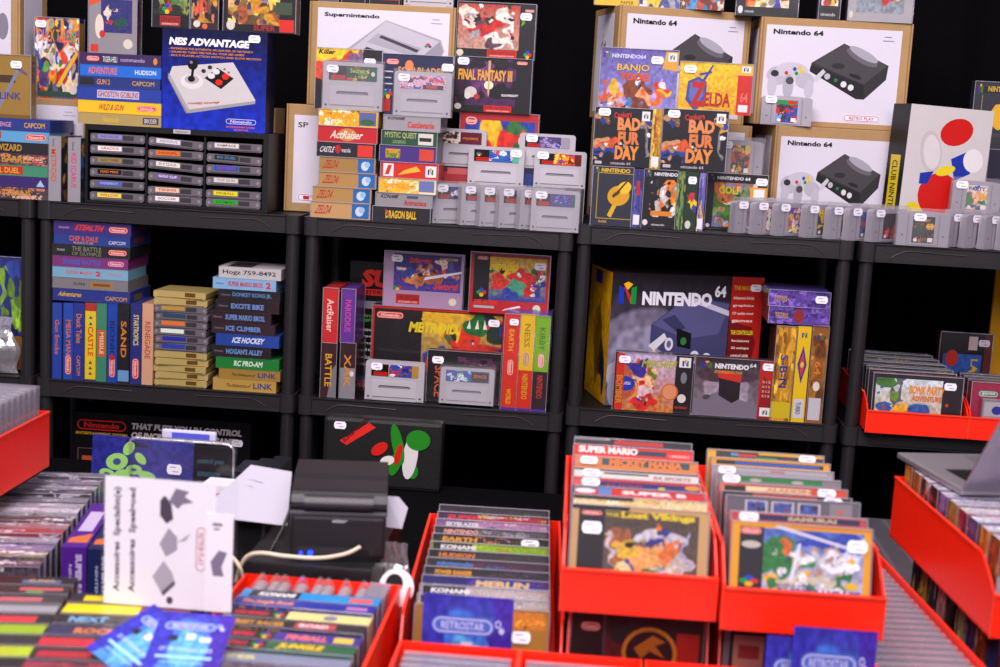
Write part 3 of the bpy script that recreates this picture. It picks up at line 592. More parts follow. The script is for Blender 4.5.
zr = stack(.005, -.001, top=116, rows=[
 ('black boxed game with spiky yellow lettering, bottom of the second column on the middle shelf', 373, 430, 16, [T('DRAGON BALL', .22, .22, .54, .55, 'E8C020', 0, 2), ('p', [(.2, .9), (.26, .4), (.3, .5)], 'D04020')], dict(base='2A2628')),
 ('grey boxed game with small red lettering, second from the bottom of the second column', 376, 432, 15, [T('KONAMI', .08, .6, .3, .3, '3A343A', 0, 2, 2), T('Animaniacs', .5, .15, .4, .4, 'C03028', 0, 2), ('r', .55, .65, .75, .85, '5A5878')], dict(base='A09AA0')),
 ('pale yellow boxed game with white dots in the second column', 379, 436, 16, [('a', 0, 0, .7, 1, ['F0C038', 'FFF4E0', 'F8ECC0', 'F0C038'], 33, 14), T('SUNNY WORLD', .08, .3, .44, .35, 'F0A020', 0, 2), ('r', .7, .15, .97, .9, '7A84B8')], dict(base='F4E4C0')),
 ('red-orange boxed game with white marks at both ends in the second column', 381, 438, 17, [('r', .04, .1, .22, .9, 'F4ECEC'), ('p', [(.07, .2), (.14, .2), (.19, .8), (.12, .8)], 'D04020'), ('p', [(.3, .2), (.7, .5), (.62, .8), (.4, .5)], 'F0C040'), ('r', .78, .15, .97, .85, 'F4ECEC'), *n64logo(.82, .3, .1, .4)], dict(base='D83420')),
 ('purple boxed game with a red patch in the second column', 380, 436, 17.5, [('r', .1, .25, .36, .8, 'D8A030'), T('Power 2', .12, .2, .24, .5, '2E8A40', 0, 2), ('r', .70, .15, .96, .85, 'D85038')], dict(base='54388A')),
 ('dark green boxed game with pale lettering in the second column', 382, 437, 16, [T('MYSTIC QUEST', .05, .45, .58, .45, 'B8C080', 0, 1), T('LEGEND', .2, .15, .24, .22, '9AB070'), ('r', .66, .12, .93, .88, 'DCD8D0'), ('r', .68, .35, .9, .6, '3A2830')], dict(base='2C5A42')),
 ('grey boxed game with red lettering, topmost of the second column', 384, 440, 16, [T('KONAMI', .06, .7, .3, .2, '2A262A', 0, 2, 2), T('Castlevania', .42, .2, .48, .45, 'D04038', 0, 2)], dict(base='A8A2A8')),
])
gb('boxed game with a yellow and red cover standing behind the leftmost upright grey cartridge', 316, 381, 49, 107, .035, zl, front=[('g', 0, 0, 1, 1, ('2A2028', '2A2028'), [(.2, .8, .35, .35, 'E85838'), (.2, .95, .5, .2, 'F0C828'), (.45, .75, .1, .15, 'C04038'), (.6, .8, .1, .12, '8A6A90')], 8), T('Killer', .03, .9, .25, .08, '1A1418', 0, 2, 2)], left=[('r', .2, .02, .8, .3, '3A80C8'), T('SUPER', .3, .5, .4, .4, 'B03028', 90)], cols=dict(left='6A4038'), base='201C24', st=(.82, .80), D=.018, rz=.05)
a = atY(351, 112, .004); snes_cart('upright grey cartridge with a green and black label, on the yellow box at the left', a[0], .012, zl, W=.132, H=.103, art=[('a', .36, 0, .84, 1, ['38584A', '284838', 'C05038', '608858', 'C8B048'], 7, 14), T('Secret', .44, .55, .3, .3, 'B8C040'), ('e', .92, .5, .04, .16, 'D0D0C8')], st=(.16, .85), side='1E5A4A', bag=True)
gb('navy boxed game with an orange title standing behind the pink labelled cartridge', 382, 452, 55, 115, .035, zr, front=[NP(.05, .83, .18, .09), T('SOULBLADER', .22, .68, .68, .12, 'E8A030', 0, 1), ('e', .38, .82, .06, .09, 'E8905A'), *[('r', .04, .70-.1*i, .15-.02*(i % 2), .72-.1*i, 'D8D0E0') for i in range(4)], *dots4(.04, .28, .1, .14), ('r', .02, .06, .13, .26, 'C02820')], base='2E3458', st=(.93, .82), D=.018, cols=dict(left='6A70B0'), left=[('r', 0, 0, 1, 1, '5A62A8')])
a = atY(421, 116, .004); snes_cart('upright grey cartridge with a pink label, on the grey box of the second column', a[0], .012, zr, W=.126, H=.096, art=[('a', .0, 0, 1, 1, ['D8B0C8', 'E8D0E0', '6A3A58', 'B06888', '4858A0'], 17, 14), T('Mitsu', .62, .5, .3, .35, 'D04048', 0, 2, 2), ('r', .50, .0, .95, .3, '282028'), ('r', .58, .05, .82, .25, 'C03028')], st=(.17, .86), side='D8B8CC', bag=True)
# ---- black SNES boxes, one on another, and what stands under them
gb('red edged boxed game with a yellow and red dragon-like painting under the two black boxes', 459, 537, 113, 187, .150, .0, front=[('r', 0, 0, 1, 1, 'C02A2C'), ('g', .06, .02, .96, .93, ('2848A8', '2848A8'), [(.35, .8, .25, .2, 'F0C020'), (.3, .62, .3, .18, 'E83820'), (.6, .6, .2, .3, 'D82C20'), (.5, .35, .2, .15, '50A0C0'), (.8, .65, .15, .25, 'D03828'), (.72, .95, .12, .1, '38783A'), (.3, .3, .2, .08, 'F0D040')], 23), NP(.06, .88, .16, .08)], base='B82828', st=(.14, .72))
tD = atY(495, 113, .15)[2]
gb('black and purple boxed game with a yellow roman numeral title', 454, 531, 58, 116, .14, tD+.0005, front=[('g', .02, .12, .80, .98, ('54285A', '6A3070'), [(.1, .5, .15, .5, '3A2038'), (.8, .3, .3, .2, '1C161C'), (.6, .9, .4, .2, '2A1A2C'), (.5, .55, .12, .4, '7A4080'), (.2, .2, .3, .1, '201820')], 4), ('e', .22, .36, .08, .1, 'D8D0CC'), ('e', .30, .28, .04, .05, 'C83838'), ('e', .18, .30, .04, .07, 'E8E0DC'), ('e', .45, .50, .06, .08, 'F8ECD0'), ('p', [(.435, .95), (.465, .95), (.462, .35), (.45, .28), (.438, .35)], 'D8B878'), T('FINAL FANTASY III', .05, .58, .70, .20, 'E8B030', 0, 2), NP(.80, .90, .14, .06), T('SQUARESOFT', .62, .30, .22, .05, 'F0E8F0', 0, 2), *snes_logo(.40, .01, .36, .12), ('e', .06, .09, .045, .055, 'D8D0C4')], base='1A161C', st=(.11, .92))
tE = atY(492, 59, .14)[2]
gb('black boxed game with a red and white clawed creature cover, above the purple one', 457, 535, 3, 58, .14, tE+.0005, front=[('g', .01, .17, .80, .97, ('C8A090', 'B84838'), [(.45, .5, .25, .25, 'C82820'), (.15, .8, .15, .15, 'E8D0C0'), (.7, .2, .25, .15, 'ECE4DC'), (.75, .75, .1, .25, 'E8E0D8'), (.3, .3, .1, .1, 'A8A4B0'), (.85, .5, .06, .3, 'F0E4DC'), (.5, .7, .1, .1, '3A3A30'), (.2, .55, .1, .08, 'F0E8E0'), (.55, .08, .12, .1, '6A4858')], 14), *snes_logo(.40, .03, .38, .13), ('e', .05, .09, .045, .06, 'D8D0C0'), *dots4(.88, .04, .08, .12), NP(.86, .86, .12, .05), ('p', [(.82, .6), (.87, .66), (.86, .72), (.83, .7)], '70A030')], base='1C181E', cols=dict(right='8A8490'), st=(.88, .78))
# support boxes behind the cartridge rows
gb('dark boxed game with a red patch lying behind the front cartridges of the middle shelf', 436, 470, 166, 228, .122, -.001, front=[('r', .1, .7, 1, .9, 'B03038'), ('r', .3, .86, 1, .97, 'D06868'), T('Sunset', .2, .6, .5, .1, '9A3038')], base='2E222C', D=.027)
gb('dark blue boxed game showing between the two middle grey cartridges', 516, 540, 168, 228, .122, -.001, front=[('r', .1, .62, .95, .9, '28408A'), ('r', .1, .55, .95, .62, 'C04030')], base='242850', D=.027)
gb('grey boxed game hidden behind the front row of grey cartridges', 472, 512, 186, 228, .098, -.001, base='3A363E', D=.02)
gb('grey boxed game hidden behind the front row, under the rightmost upright cartridge', 543, 583, 188, 228, .098, -.001, base='3A363E', D=.02)
CART = 'grey console cartridges standing in rows on the middle shelf'
def scart(label, xl, xr, yt, yb, Y, z0, art, **k):
    a = atY((xl+xr)/2, (yt+yb)/2, Y); W = atY(xr, (yt+yb)/2, Y)[0]-atY(xl, (yt+yb)/2, Y)[0]; H = atY((xl+xr)/2, yt, Y)[2]-z0
    return snes_cart(label, a[0], Y, z0, W=W, H=H, art=art, group=CART, **k)
zq = atY(450, 167, .122)[2]; zq2 = atY(528, 169, .122)[2]
scart('grey cartridge with a red and white label at the back left of the cartridge group', 438, 486, 129, 166, .124, zq, [('a', 0, 0, .45, 1, ['D8C8C0', 'A03028', '2A2428', '583830'], 3, 12), ('r', .45, .0, 1, 1, '6A2038'), T('mystery', .52, .3, .4, .3, 'C88838')], st=None, side='3A2028')
scart('grey cartridge with a violet picture label at the back right of the cartridge group', 519, 575, 134, 169, .124, zq2, [('a', .32, 0, .8, 1, ['584878', 'A090C0', '3A3058', '8878A8', '304890'], 9, 14)], st=(.22, .86), side='9A94A0')
zm1 = atY(493, 186, .098)[2]; zm2 = atY(560, 188, .098)[2]
scart('grey cartridge with a blue picture label, centre left of the cartridge group', 468, 524, 147, 186, .099, zm1, [('a', .34, 0, .86, 1, ['3A68B0', 'D8E0F0', '2850A0', 'C05050', 'E8B8C8'], 5, 14), ('r', .86, 0, 1, 1, '58B098')], st=(.85, .86), side='78C0A8')
scart('grey cartridge with an orange fiery label at the right of the cartridge group', 534, 586, 151, 188, .099, zm2, [('a', .34, 0, .84, 1, ['C84828', 'F0A030', '2848A0', 'E8D050', '803020'], 6, 14), ('r', .86, 0, 1, 1, '6A2820')], st=(.16, .86), side='6A2820')
FR = [(433, 470), (461, 497), (480, 517), (499, 535), (520, 550), (531, 575)]
ords = ['first', 'second', 'third', 'fourth', 'fifth', 'last']
for i, (xl, xr) in enumerate(FR):
    pal = [['3048A0', 'E8E0E8', '202440'], ['202028', '2858B0', 'E0C040'], ['302028', 'C03838', '805060'], ['C8A070', 'A03030', '302028'], ['202028', '80A060', 'C03030'], ['5A4890', 'A098C8', '302858', '3858A0']][i]
    th = .5 if i < 5 else 0; W = .105; Yl = .030-.0055*i if i < 5 else -.003; a = xat(xl, .04, Yl)
    snes_cart(f'white tagged grey cartridge, {ords[i]} from the left in the overlapping front row', a+W/2*math.cos(th), Yl+W/2*math.sin(th), -.001, W=W, H=.089, art=[('a', .36, 0, .95, 1, pal, i+40, 12)], st=(.20, .88), rz=th, group='grey cartridges overlapping in the front row of the middle shelf', bag=True)
# ================================================================== TOP OF THE SHELVES, RIGHT (units four and five)
Z4, Z5 = .017, .015
RETRO = ('pill', 'RETRO PLAY', .62, .02, .27, .075, 'E6E0EE', 'B03038')
N64T = lambda x=.05, w=.37: T('Nintendo 64', x, .905, w, .055, '141014', 0, 2)
side_l = (.12, .06, .80, .94, [T('RETRO', .35, .5, .12, .3, 'C8A0B0', 90), T('64', .3, .62, .3, .1, '1A161A')])
_, t1 = carton('brown carton at the bottom left of the four cartons on the right shelf', 604, 752, 122, 222, .190, Z4, .20, (.06, .06, .95, .93), [N64T()], rz=.20, left=(.15, .1, .85, .9, []))
_, t2 = carton('brown carton with a grey console picture behind the row of small cartridges', 770, 893, 128, 228, .190, Z4, .20, (.05, .05, .99, .90), n64_drawing()+[N64T(.06, .40)], rz=.16, left=(.15, .1, .85, .9, []))
_, t3 = carton('brown carton with a dark console picture behind two colourful game boxes', 614, 752, 9, 120, .215, t1+.0005, .22, (.06, .05, .95, .93), n64_drawing()+PR_+[N64T()], rz=.26, left=side_l)
_, t4 = carton('brown carton with a console and controller picture and a red lozenge mark', 757, 910, 20, 126, .215, t2+.0005, .20, (.04, .05, .93, .93), n64_drawing()+PR_+[N64T(), RETRO], rz=.03, left=(.15, .1, .85, .9, []))
for lab, xl, xr, yb, z, fr, ex in [
 ('yellow boxed game at the very top, leftmost above the two upper right cartons', 596, 640, 6, t3, [('r', 0, 0, 1, 1, 'E0B820'), T('PAPER', .6, .03, .3, .06, '5A4810')], dict(base='C8A018')),
 ('white, blue and yellow boxed game at the very top above the left upper carton', 641, 681, 12, t3, [('a', 0, 0, 1, 1, ['D8D0E0', '5068B0', 'E8C030', 'C8A890', 'F0ECF0', '4A5A90'], 3, 24)], dict(base='C0B8D0')),
 ('boxed game with a brown and red cover at the very top beside the black one', 683, 725, 15, t3, [('a', 0, 0, 1, 1, ['B85030', '7A3A20', 'E8A888', '50A0D0', 'C84838', 'F0D8C0'], 9, 22)], dict(base='7A4A98')),
 ('wide black boxed game with an orange and blue painting at the very top', 738, 800, 18, t4, [('a', .15, .14, .85, 1, ['4050A8', 'E89030', 'C84030', 'E8D8C0', 'E8B038', '7858A0'], 12, 30), ('e', .07, .09, .04, .06, 'E0D8E0'), T('nintendo', .14, .05, .15, .04, 'C8C0C8'), ('e', .92, .4, .05, .12, '5A5058')], dict(base='1C1A20', cols=dict(left='5A4088'))),
 ('narrow boxed game with a white and yellow figureless cover at the very top', 821, 842, 19, t4, [('a', .1, .2, .9, 1, ['E8E0E0', 'E8C040', 'C83838', '8A5838'], 6, 14), ('r', 0, 0, 1, .16, '201C22'), T('nintendo', .1, .05, .7, .05, 'C8C0C8')], dict(base='302438', cols=dict(left='7A6AA8', right='5A3A70'))),
 ('pale grey boxed game with a road and red kart-like shapes at the very top right', 850, 915, 26, t4, [('g', .12, .12, .86, 1, ('9AA0A8', '6878A0'), [(.3, .4, .3, .15, 'B8B4B8', .1), (.2, .8, .3, .2, '486848'), (.7, .35, .15, .2, 'C83828'), (.68, .55, .08, .1, 'E8B088'), (.8, .7, .1, .2, '3858A0'), (.5, .6, .1, .1, 'D8C850')], 5), ('e', .05, .09, .03, .05, 'D8D0C8')], dict(base='B0AAB0', cols=dict(left='6A4A80')))]:
    gb(lab, xl, xr, -50, yb, .215, z+.0004, front=fr, D=.03, **ex)
zk = None
# bottom row of standing boxes --------------------------------------------------------
bY = .022
gb('dark slate boxed game with a yellow emblem, first upright box of the lower right row', 592, 632, 167, 225, bY, Z4, D=.03, front=[('r', .12, .12, 1, .13, 'D8B028'), ('r', .12, .12, .135, .90, 'D8B028'), ('r', .12, .89, 1, .90, 'D8B028'), T('NINTENDO', .2, .91, .72, .07, 'E8C030', 0, 2), *n64logo(.03, .88, .12, .1), ('p', [(.40, .18), (.50, .14), (.66, .40), (.60, .48)], 'E0B820'), ('e', .66, .52, .28, .17, 'DCA818', .4), ('e', .80, .66, .18, .10, 'F0C830', .6), ('e', .60, .55, .12, .03, '6A5010', .6), ('p', [(.55, .48), (.98, .86), (.96, .88), (.5, .5)], '54420C'), T('RARE', .2, .05, .2, .04, 'D8B028')], base='343848', cols=dict(left='A8843A'), left=[('a', 0, 0, 1, 1, ['B08830', 'D8B048', '7A5820'], 3, 14), ('r', .2, .05, .8, .25, 'E8E4E8')])
gb('blue spined boxed game standing second in the lower right row', 633, 642, 169, 227, bY-.004, Z4, D=.12, front=[('a', 0, 0, 1, 1, ['4A4890', '6068B0', '38346E'], 3, 10), ('r', .2, .6, .7, .9, '3A3878'), ('r', .3, .55, .7, .80, 'C03838'), ('r', .15, .05, .85, .22, 'ECE8F0')], base='40407A')
gb('black boxed game with a pale face-like blur and orange band, in the lower right row', 643, 676, 170, 229, bY, Z4, D=.03, front=[T('NINTENDO', .3, .90, .7, .06, 'F0ECF4', 0, 2), *n64logo(.04, .88, .16, .1), ('a', .2, .2, 1, .84, ['201C20', 'D8D0D0', '141014', 'E8A030', 'C8C0C0', '2C282C', 'E8882C'], 29, 18), ('r', .25, .22, .9, .30, 'E09028'), ('e', .1, .1, .08, .05, 'E8E0E8'), T('nintendo', .3, .05, .4, .04, 'D8D0D8')], base='1C1A1E')
gb('green spined boxed game in the lower right row, beside the black one', 677, 684.5, 171, 229, bY-.004, Z4, D=.12, front=[('a', 0, 0, 1, 1, ['3E5E38', '7A9858', '284428', 'A0A058'], 5, 12)], base='385438')
gb('dark green boxed game with a yellow spark shape in the lower right row', 685, 697, 172, 230, bY, Z4, D=.03, front=[('g', 0, .3, 1, .85, ('28452C', '1E3824'), [(.6, .3, .4, .12, 'E8D030'), (.5, .5, .3, .12, 'C84040'), (.8, .15, .2, .1, '5848A0')], 5), ('e', .35, .1, .24, .07, 'DCD8D0')], base='24402A', st=(.5, .86, .018))
gb('lilac spined boxed game in the lower right row, before the yellow and green cover', 698, 704.5, 173, 231, bY-.004, Z4, D=.12, front=[('a', 0, 0, 1, 1, ['7468A8', '9890C8', '5850A0', 'C05060', 'E0B030'], 8, 12), ('r', .1, .04, .9, .22, 'ECE8F0')], base='5A509A')
gb('black framed boxed game with a yellow and green sports cover in the lower right row', 706, 766, 174, 232, .108, Z4, D=.02, front=[T('NINTENDO 64', .16, .89, .55, .06, 'F0ECF4', 0, 2), *n64logo(.02, .88, .1, .09), ('a', .12, .05, .84, .84, ['8A88B8', '78A048', 'E8C030', 'D87838', 'E8D8C8', '508038', '9890C8', 'C89868'], 12, 30), ('r', .72, .5, 1, .78, 'E8A828'), ('r', .78, .55, .96, .75, 'F4F0F4'), T('GOLF', .2, .64, .36, .14, 'F0D030', 0, 2), ('e', .05, .07, .035, .035, 'E8E0E8')], base='1E1C22', st=(.90, .88))
zr4 = atY(640, 168, bY)[2]
def conk(lab, xl, xr, yt, seed):
    return gb(lab, xl, xr, yt, 168, bY+.001, zr4+.0008, D=.028, front=[('g', .0, .1, 1, .98, ('18151A', '241E24'), [(.20, .22, .20, .13, '2848A0'), (.26, .30, .16, .10, 'D86028'), (.14, .38, .07, .08, 'C89870'), (.88, .45, .06, .26, '8A8890'), (.90, .78, .07, .08, 'E8A830'), (.16, .80, .06, .07, '9A6838')], seed),
      T('Conkers', .34, .82, .30, .10, 'D83830', .12, 1), T('BAD', .40, .62, .40, .22, 'E8985C', 0, 3), T('FUR', .42, .38, .38, .22, 'E0884C', 0, 3), T('DAY', .38, .12, .42, .24, 'E8984C', 0, 3), T('nintendo 64', .32, .03, .35, .05, 'C8C0C8'), ('r', .04, .03, .16, .08, 'C8C0C8'), ('r', .82, .80, .96, .96, 'F0ECF0'), *n64logo(.85, .84, .08, .08)], base='1A171C', left=[('a', 0, 0, 1, 1, ['C89830', 'E8C048', '9A6818', 'B04828'], seed, 14), ('r', .15, .04, .85, .22, 'F0ECF0')], cols=dict(left='C09028'), st=(.16, .92))
conk('black boxed game with stacked orange letters, left of the identical pair', 594, 651, 108, 2)
conk('black boxed game with stacked orange letters, right of the identical pair', 662, 727, 110, 2)
gb('gold spined boxed game standing between the identical black pair', 651.5, 661, 109, 168, bY-.002, zr4+.0008, D=.12, front=[('a', 0, 0, 1, 1, ['C89830', 'E8C048', '9A6818'], 4, 14), T('CONKER', .3, .35, .4, .5, 'B84828', 90), ('r', .12, .03, .88, .2, 'ECE8EC')], base='B88828')
zr5 = atY(622, 109, bY)[2]
gb('violet boxed game with a bear coloured cover and yellow and red title', 600, 677, 49, 109, bY+.003, zr5+.0005, D=.028, rz=.02, front=[('g', 0, 0, 1, 1, ('9890D0', '6A60A8'), [(.2, .12, .3, .12, 'B8A8D8'), (.48, .28, .16, .26, '8A4828'), (.58, .22, .10, .10, 'E8A880'), (.52, .42, .04, .04, 'F0F0F0'), (.80, .40, .10, .16, 'D84828'), (.84, .34, .10, .05, 'E8C030'), (.72, .22, .12, .14, 'E87838'), (.20, .35, .07, .16, 'E8B830'), (.17, .12, .07, .05, 'E8A060'), (.36, .08, .05, .14, '4888C8'), (.08, .22, .03, .12, 'D86838'), (.8, .7, .2, .1, '8880C0')], 6), ('p', [(.80, .70), (1, .66), (1, .98), (.84, .98)], 'E0A848'), ('r', .87, .82, .98, .96, 'F0ECF0'), *n64logo(.895, .85, .06, .08), T('NINTENDO64', .14, .84, .44, .07, 'D8D0F0', .0, 2), *n64logo(.03, .84, .08, .09), T('BANJO', .22, .60, .42, .14, '5A3A90', 0, 3), T('BANJO', .215, .605, .42, .14, 'E8C030', 0, 1), T('TOOIE', .26, .47, .38, .13, 'D85828', 0, 3), T('RARE', .18, .035, .12, .04, 'E87030')], base='5850A0', cols=dict(left='6A4A50'), left=[('a', 0, 0, 1, 1, ['4A4078', '7A5040', '38305A'], 4, 14)], st=(.73, .83))
gb('yellow boxed game with a large red title and a blue sword and shield', 679, 752, 63, 110, bY+.004, zr5+.0005, D=.028, front=[('g', 0, 0, 1, 1, ('E8B018', 'F0C428'), [], 3), ('r', .80, 0, 1, 1, 'D03028'), ('r', .80, .78, 1, 1, 'EBBB40'), ('r', .85, .84, .97, .96, 'F0ECF0'), *n64logo(.87, .86, .07, .08), T('64', .85, .25, .10, .2, 'E08070', 0), ('r', .83, .06, .96, .20, 'E8E0E0'), ('p', [(.10, .25), (.12, .62), (.26, .72), (.38, .62), (.38, .3), (.24, .02)], '4A58A0'), ('p', [(.14, .30), (.15, .58), (.26, .66), (.34, .58), (.34, .34), (.24, .12)], '6A7ABC'), ('p', [(.30, .62), (.34, .60), (.46, .95), (.44, .96)], '3A50A8'), ('p', [(.28, .74), (.44, .80), (.43, .84), (.27, .78)], '3A50A8'), T('Z', .16, .12, .22, .50, 'C02828', 0, 3), T('ELDA', .36, .14, .36, .28, 'B82828', 0, 2), T('OCARINA OF TIME', .40, .06, .3, .03, 'C89018'), ], base='C89820', st=(.14, .86))
# two bare/bagged cartridges
def ncart(lab, xl, xr, yt, z0, Y, art, **k):
    a = atY((xl+xr)/2, yt+15, Y); W = atY(xr, yt+15, Y)[0]-atY(xl, yt+15, Y)[0]; H = atY((xl+xr)/2, yt, Y)[2]-z0
    return n64_cart(lab, a[0], Y, z0, W=W, H=H, art=art, **k)
zc2 = atY(735, 173, .04)[2]
gb('small plain carton hidden behind the yellow sports game', 729, 764, 178, 232, .130, Z4, D=.040, base='6A5A48', sleeve=False)
zc2 = atY(745, 178, .13)[2]
ncart('bagged grey cartridge with an orange monster label on top of the sports game', 718, 763, 140, zc2+.0004, .135, [('a', 0, 0, 1, 1, ['C85828', 'E8A030', '802818', 'E8C848', '284030'], 8, 18), T('STADIUM', .1, .78, .8, .12, 'E8C030', 0, 2)])
zc3 = atY(787, 126, .075)[2]
ncart('grey cartridge with a green and red sports label in front of the upper right carton', 761, 812, 96, t2+.0004, .172, [('a', 0, 0, 1, .8, ['3858A8', 'E8A080', 'C83028', '583828', '78A0D0'], 4, 20), ('r', 0, .8, 1, 1, '38904A'), ('r', .5, .84, .95, .97, 'C83028')], bag=False)
# shingled row of small cartridges along the shelf edge
row = [(735, 204, ['6A606A', 'B0A0A0'], ''), (755, 205, ['C83828', '308040', 'E8E0D8'], ''), (777, 207, ['6838A0', 'E8E0E8', 'C83838', 'E8B038'], 'KART'), (806, 208, ['181418', 'E8C020', '181418'], ''), (830, 209, ['584828', '788838', '302818'], ''), (849, 210, ['282830', '3858A0', 'C03030'], ''), (872, 212, ['181418', 'C82828', '181418', '282428'], '')]
words = ['grey', 'red and green', 'purple', 'yellow emblem', 'olive', 'dark blue', 'black and red']
GRP = 'bagged grey cartridges overlapping along the edge of the right shelf'
for i, (x, y, pal, tx) in enumerate(row):
    zb = Z4 if x < 855 else Z5; th = .60; W = .108; Yl = .024-.0035*i; a = xat(x, .05, Yl)
    pass
    n64_cart(f'bagged grey cartridge with {words[i]} label, {ords[i] if i < 5 else ("sixth" if i == 5 else "seventh")} in the row along the right shelf', a+W/2*math.cos(th), Yl+W/2*math.sin(th), max(zb, Z4), W=W, H=.072, art=[('a', 0, 0, 1, 1, pal, i+5, 14)], rz=th, group=GRP)
a = xat(897, .05, -.004); n64_cart('bagged grey cartridge with a dark jungle label facing the front in the right row', a+.055, -.004, Z5, W=.110, H=.074, art=[('a', 0, 0, 1, .75, ['2A3818', '8A5828', '304820', 'D88838', '181410'], 8, 18), T('DONKEY', .1, .8, .7, .1, 'E89030', 0, 2), T('64', .6, .55, .35, .2, 'E8C030', 0, 3)], st=(.42, .84), rz=.0, group=GRP)
for i, x in enumerate((947, 966, 985, 1003)):
    th = .60; W = .108; Yl = .018-.0040*i; a = xat(x, .05, Yl)
    n64_cart(f'bagged grey cartridge seen from the edge, {["first", "second", "third", "last"][i]} after the jungle labelled one', a+W/2*math.cos(th), Yl+W/2*math.sin(th), Z5, W=W, H=.074, art=[('a', 0, 0, 1, 1, ['484048', 'C03030'], i, 8)], rz=th, group=GRP, st=(.25, .86))
# white club box
Yc = .125
gb('tall white boxed set with black spine, red and blue abstract cover, beside the cartons', 897, 992, 107, 216, Yc, Z5+.004, D=.075, rz=.32, lean=.03, name='white_box', sleeve=False, front=[
  ('e', .58, .82, .20, .10, 'D02420', .3), ('e', .30, .66, .13, .16, 'C8BEC2', .2), ('e', .31, .66, .10, .13, 'DAD2D4', .2), ('p', [(.55, .62), (.78, .70), (.80, .52), (.62, .46)], '2840A8'),
  ('e', .46, .34, .26, .17, 'D02420', -.3), ('e', .82, .62, .12, .09, 'E6E0E2', .5), ('p', [(.20, .50), (.36, .52), (.30, .42), (.20, .42)], '2840A8'), ('e', .50, .53, .12, .035, 'E8D030', .3), ('e', .17, .22, .10, .06, 'E0CC28', -.5), ('e', .72, .16, .14, .08, 'DCD2D4', .2)],
  base='D2CACC', cols=dict(left='1C1A1E', top='C8C0C4'), left=[('r', .2, .05, .75, .62, 'D8C028'), T('CLUB NINTENDO', .32, .08, .3, .5, '2A2418', 90)])
gb('dark boxed game with a yellow car-like shape at the right edge behind the white box', 968, 1012, 82, 232, .32, Z5, D=.03, front=[('r', .2, .93, 1, .97, '241F24'), T('NINTENDO', .3, .94, .65, .035, 'D8B040', 0, 2), *n64logo(.08, .93, .1, .05), ('r', .18, .72, .19, .92, 'C8B060'), ('p', [(.3, .76), (.5, .86), (.95, .88), (.95, .74), (.6, .70)], 'E8B820'), ('r', .2, .66, .9, .68, '504850')], base='3A3640')
gb('violet edged box standing behind the small cartridges at the right edge', 985, 1020, 150, 232, .27, Z5, D=.03, base='2C2440')
ncart('bagged grey cartridge with a party picture label above the others at the right edge', 952, 1001, 181, atY(976, 213, .094)[2]+.0004, .096, [('a', 0, 0, 1, 1, ['E8D8D0', 'C83028', '3858A8', 'E8B030', '408848', 'E8B090'], 7, 20), T('PARTY', .1, .78, .8, .16, '5048A0', 0, 2)])
gb('grey box hidden behind the last small cartridges', 948, 1005, 214, 234, .094, Z5, D=.03, base='3A363E', sleeve=False)

# ================================================================== MIDDLE SHELVES
L1 = -.406
za = L1
ST = [(52.5, 61.5, '2A50B0', 'Gun Smoke', 'E07828', '3058B8'), (63.5, 73, '2458B8', 'MEGA MAN', 'E88030', ''), (73.5, 84, '323C9C', 'Duck Tales', 'D8902C', 'CAPCOM'), (85, 96, 'ECD018', 'CASTLE', 'D83828', ''), (96.5, 106.5, '4C9478', 'SKATE', 'D8603C', ''), (107.5, 117, '1E50B8', 'BIONIC', '182858', 'N'), (118, 129, '1E1E24', 'SAND', 'E8902C', ''), (130.5, 141, '2C3888', 'STARTROPICS', 'E8D880', 'N'), (142, 153, 'DCAE90', 'RENEGADE', 'C84838', '')]
SW = ['blue with orange title', 'bright blue with small pill logo', 'indigo with two yellow words', 'yellow with blue dots', 'green with orange patch', 'royal blue with dark title and pill logo', 'black with orange title', 'navy with pale yellow title', 'peach with red title']
for i, (xl, xr, col, tx, tc, ex) in enumerate(ST):
    fr = [T(tx, .25, .32 if i not in (2, 7) else .48, .50, .46 if i not in (2, 7, 3) else .38, tc, 90)]
    if ex == 'CAPCOM': fr.append(T('CAPCOM', .3, .06, .36, .26, 'D8902C', 90))
    if i in (1, 5, 7): fr.append(NP(.18, .06, .64, .26, rot=90))
    if i == 3: fr += [('r', 0, .90, 1, 1, 'C03828'), ('r', 0, 0, 1, .02, '40506A')]+[('p', [(.32, y), (.68, y), (.5, y+.04)], '38489A') for y in (.80, .72, .22, .15, .08)]
    if i == 4: fr.insert(0, ('r', .12, .32, .88, .66, 'D86838')); fr[1] = T('MISSILE', .3, .35, .4, .28, 'F0E0B0', 90)
    if i == 5: fr.append(('e', .5, .32, .3, .04, 'C03030'))
    if i == 6: fr.append(('r', .0, .02, 1, .16, '7AA8D0'))
    gb(f'upright game, {SW[i]}, in row under the lying stack', xl, xr, 303+1.0*i*.08, 380+i*.5, .008, L1, D=.12, front=fr, base=col, group=None)
zu = atY(100, 303, .008)[2]+.0005
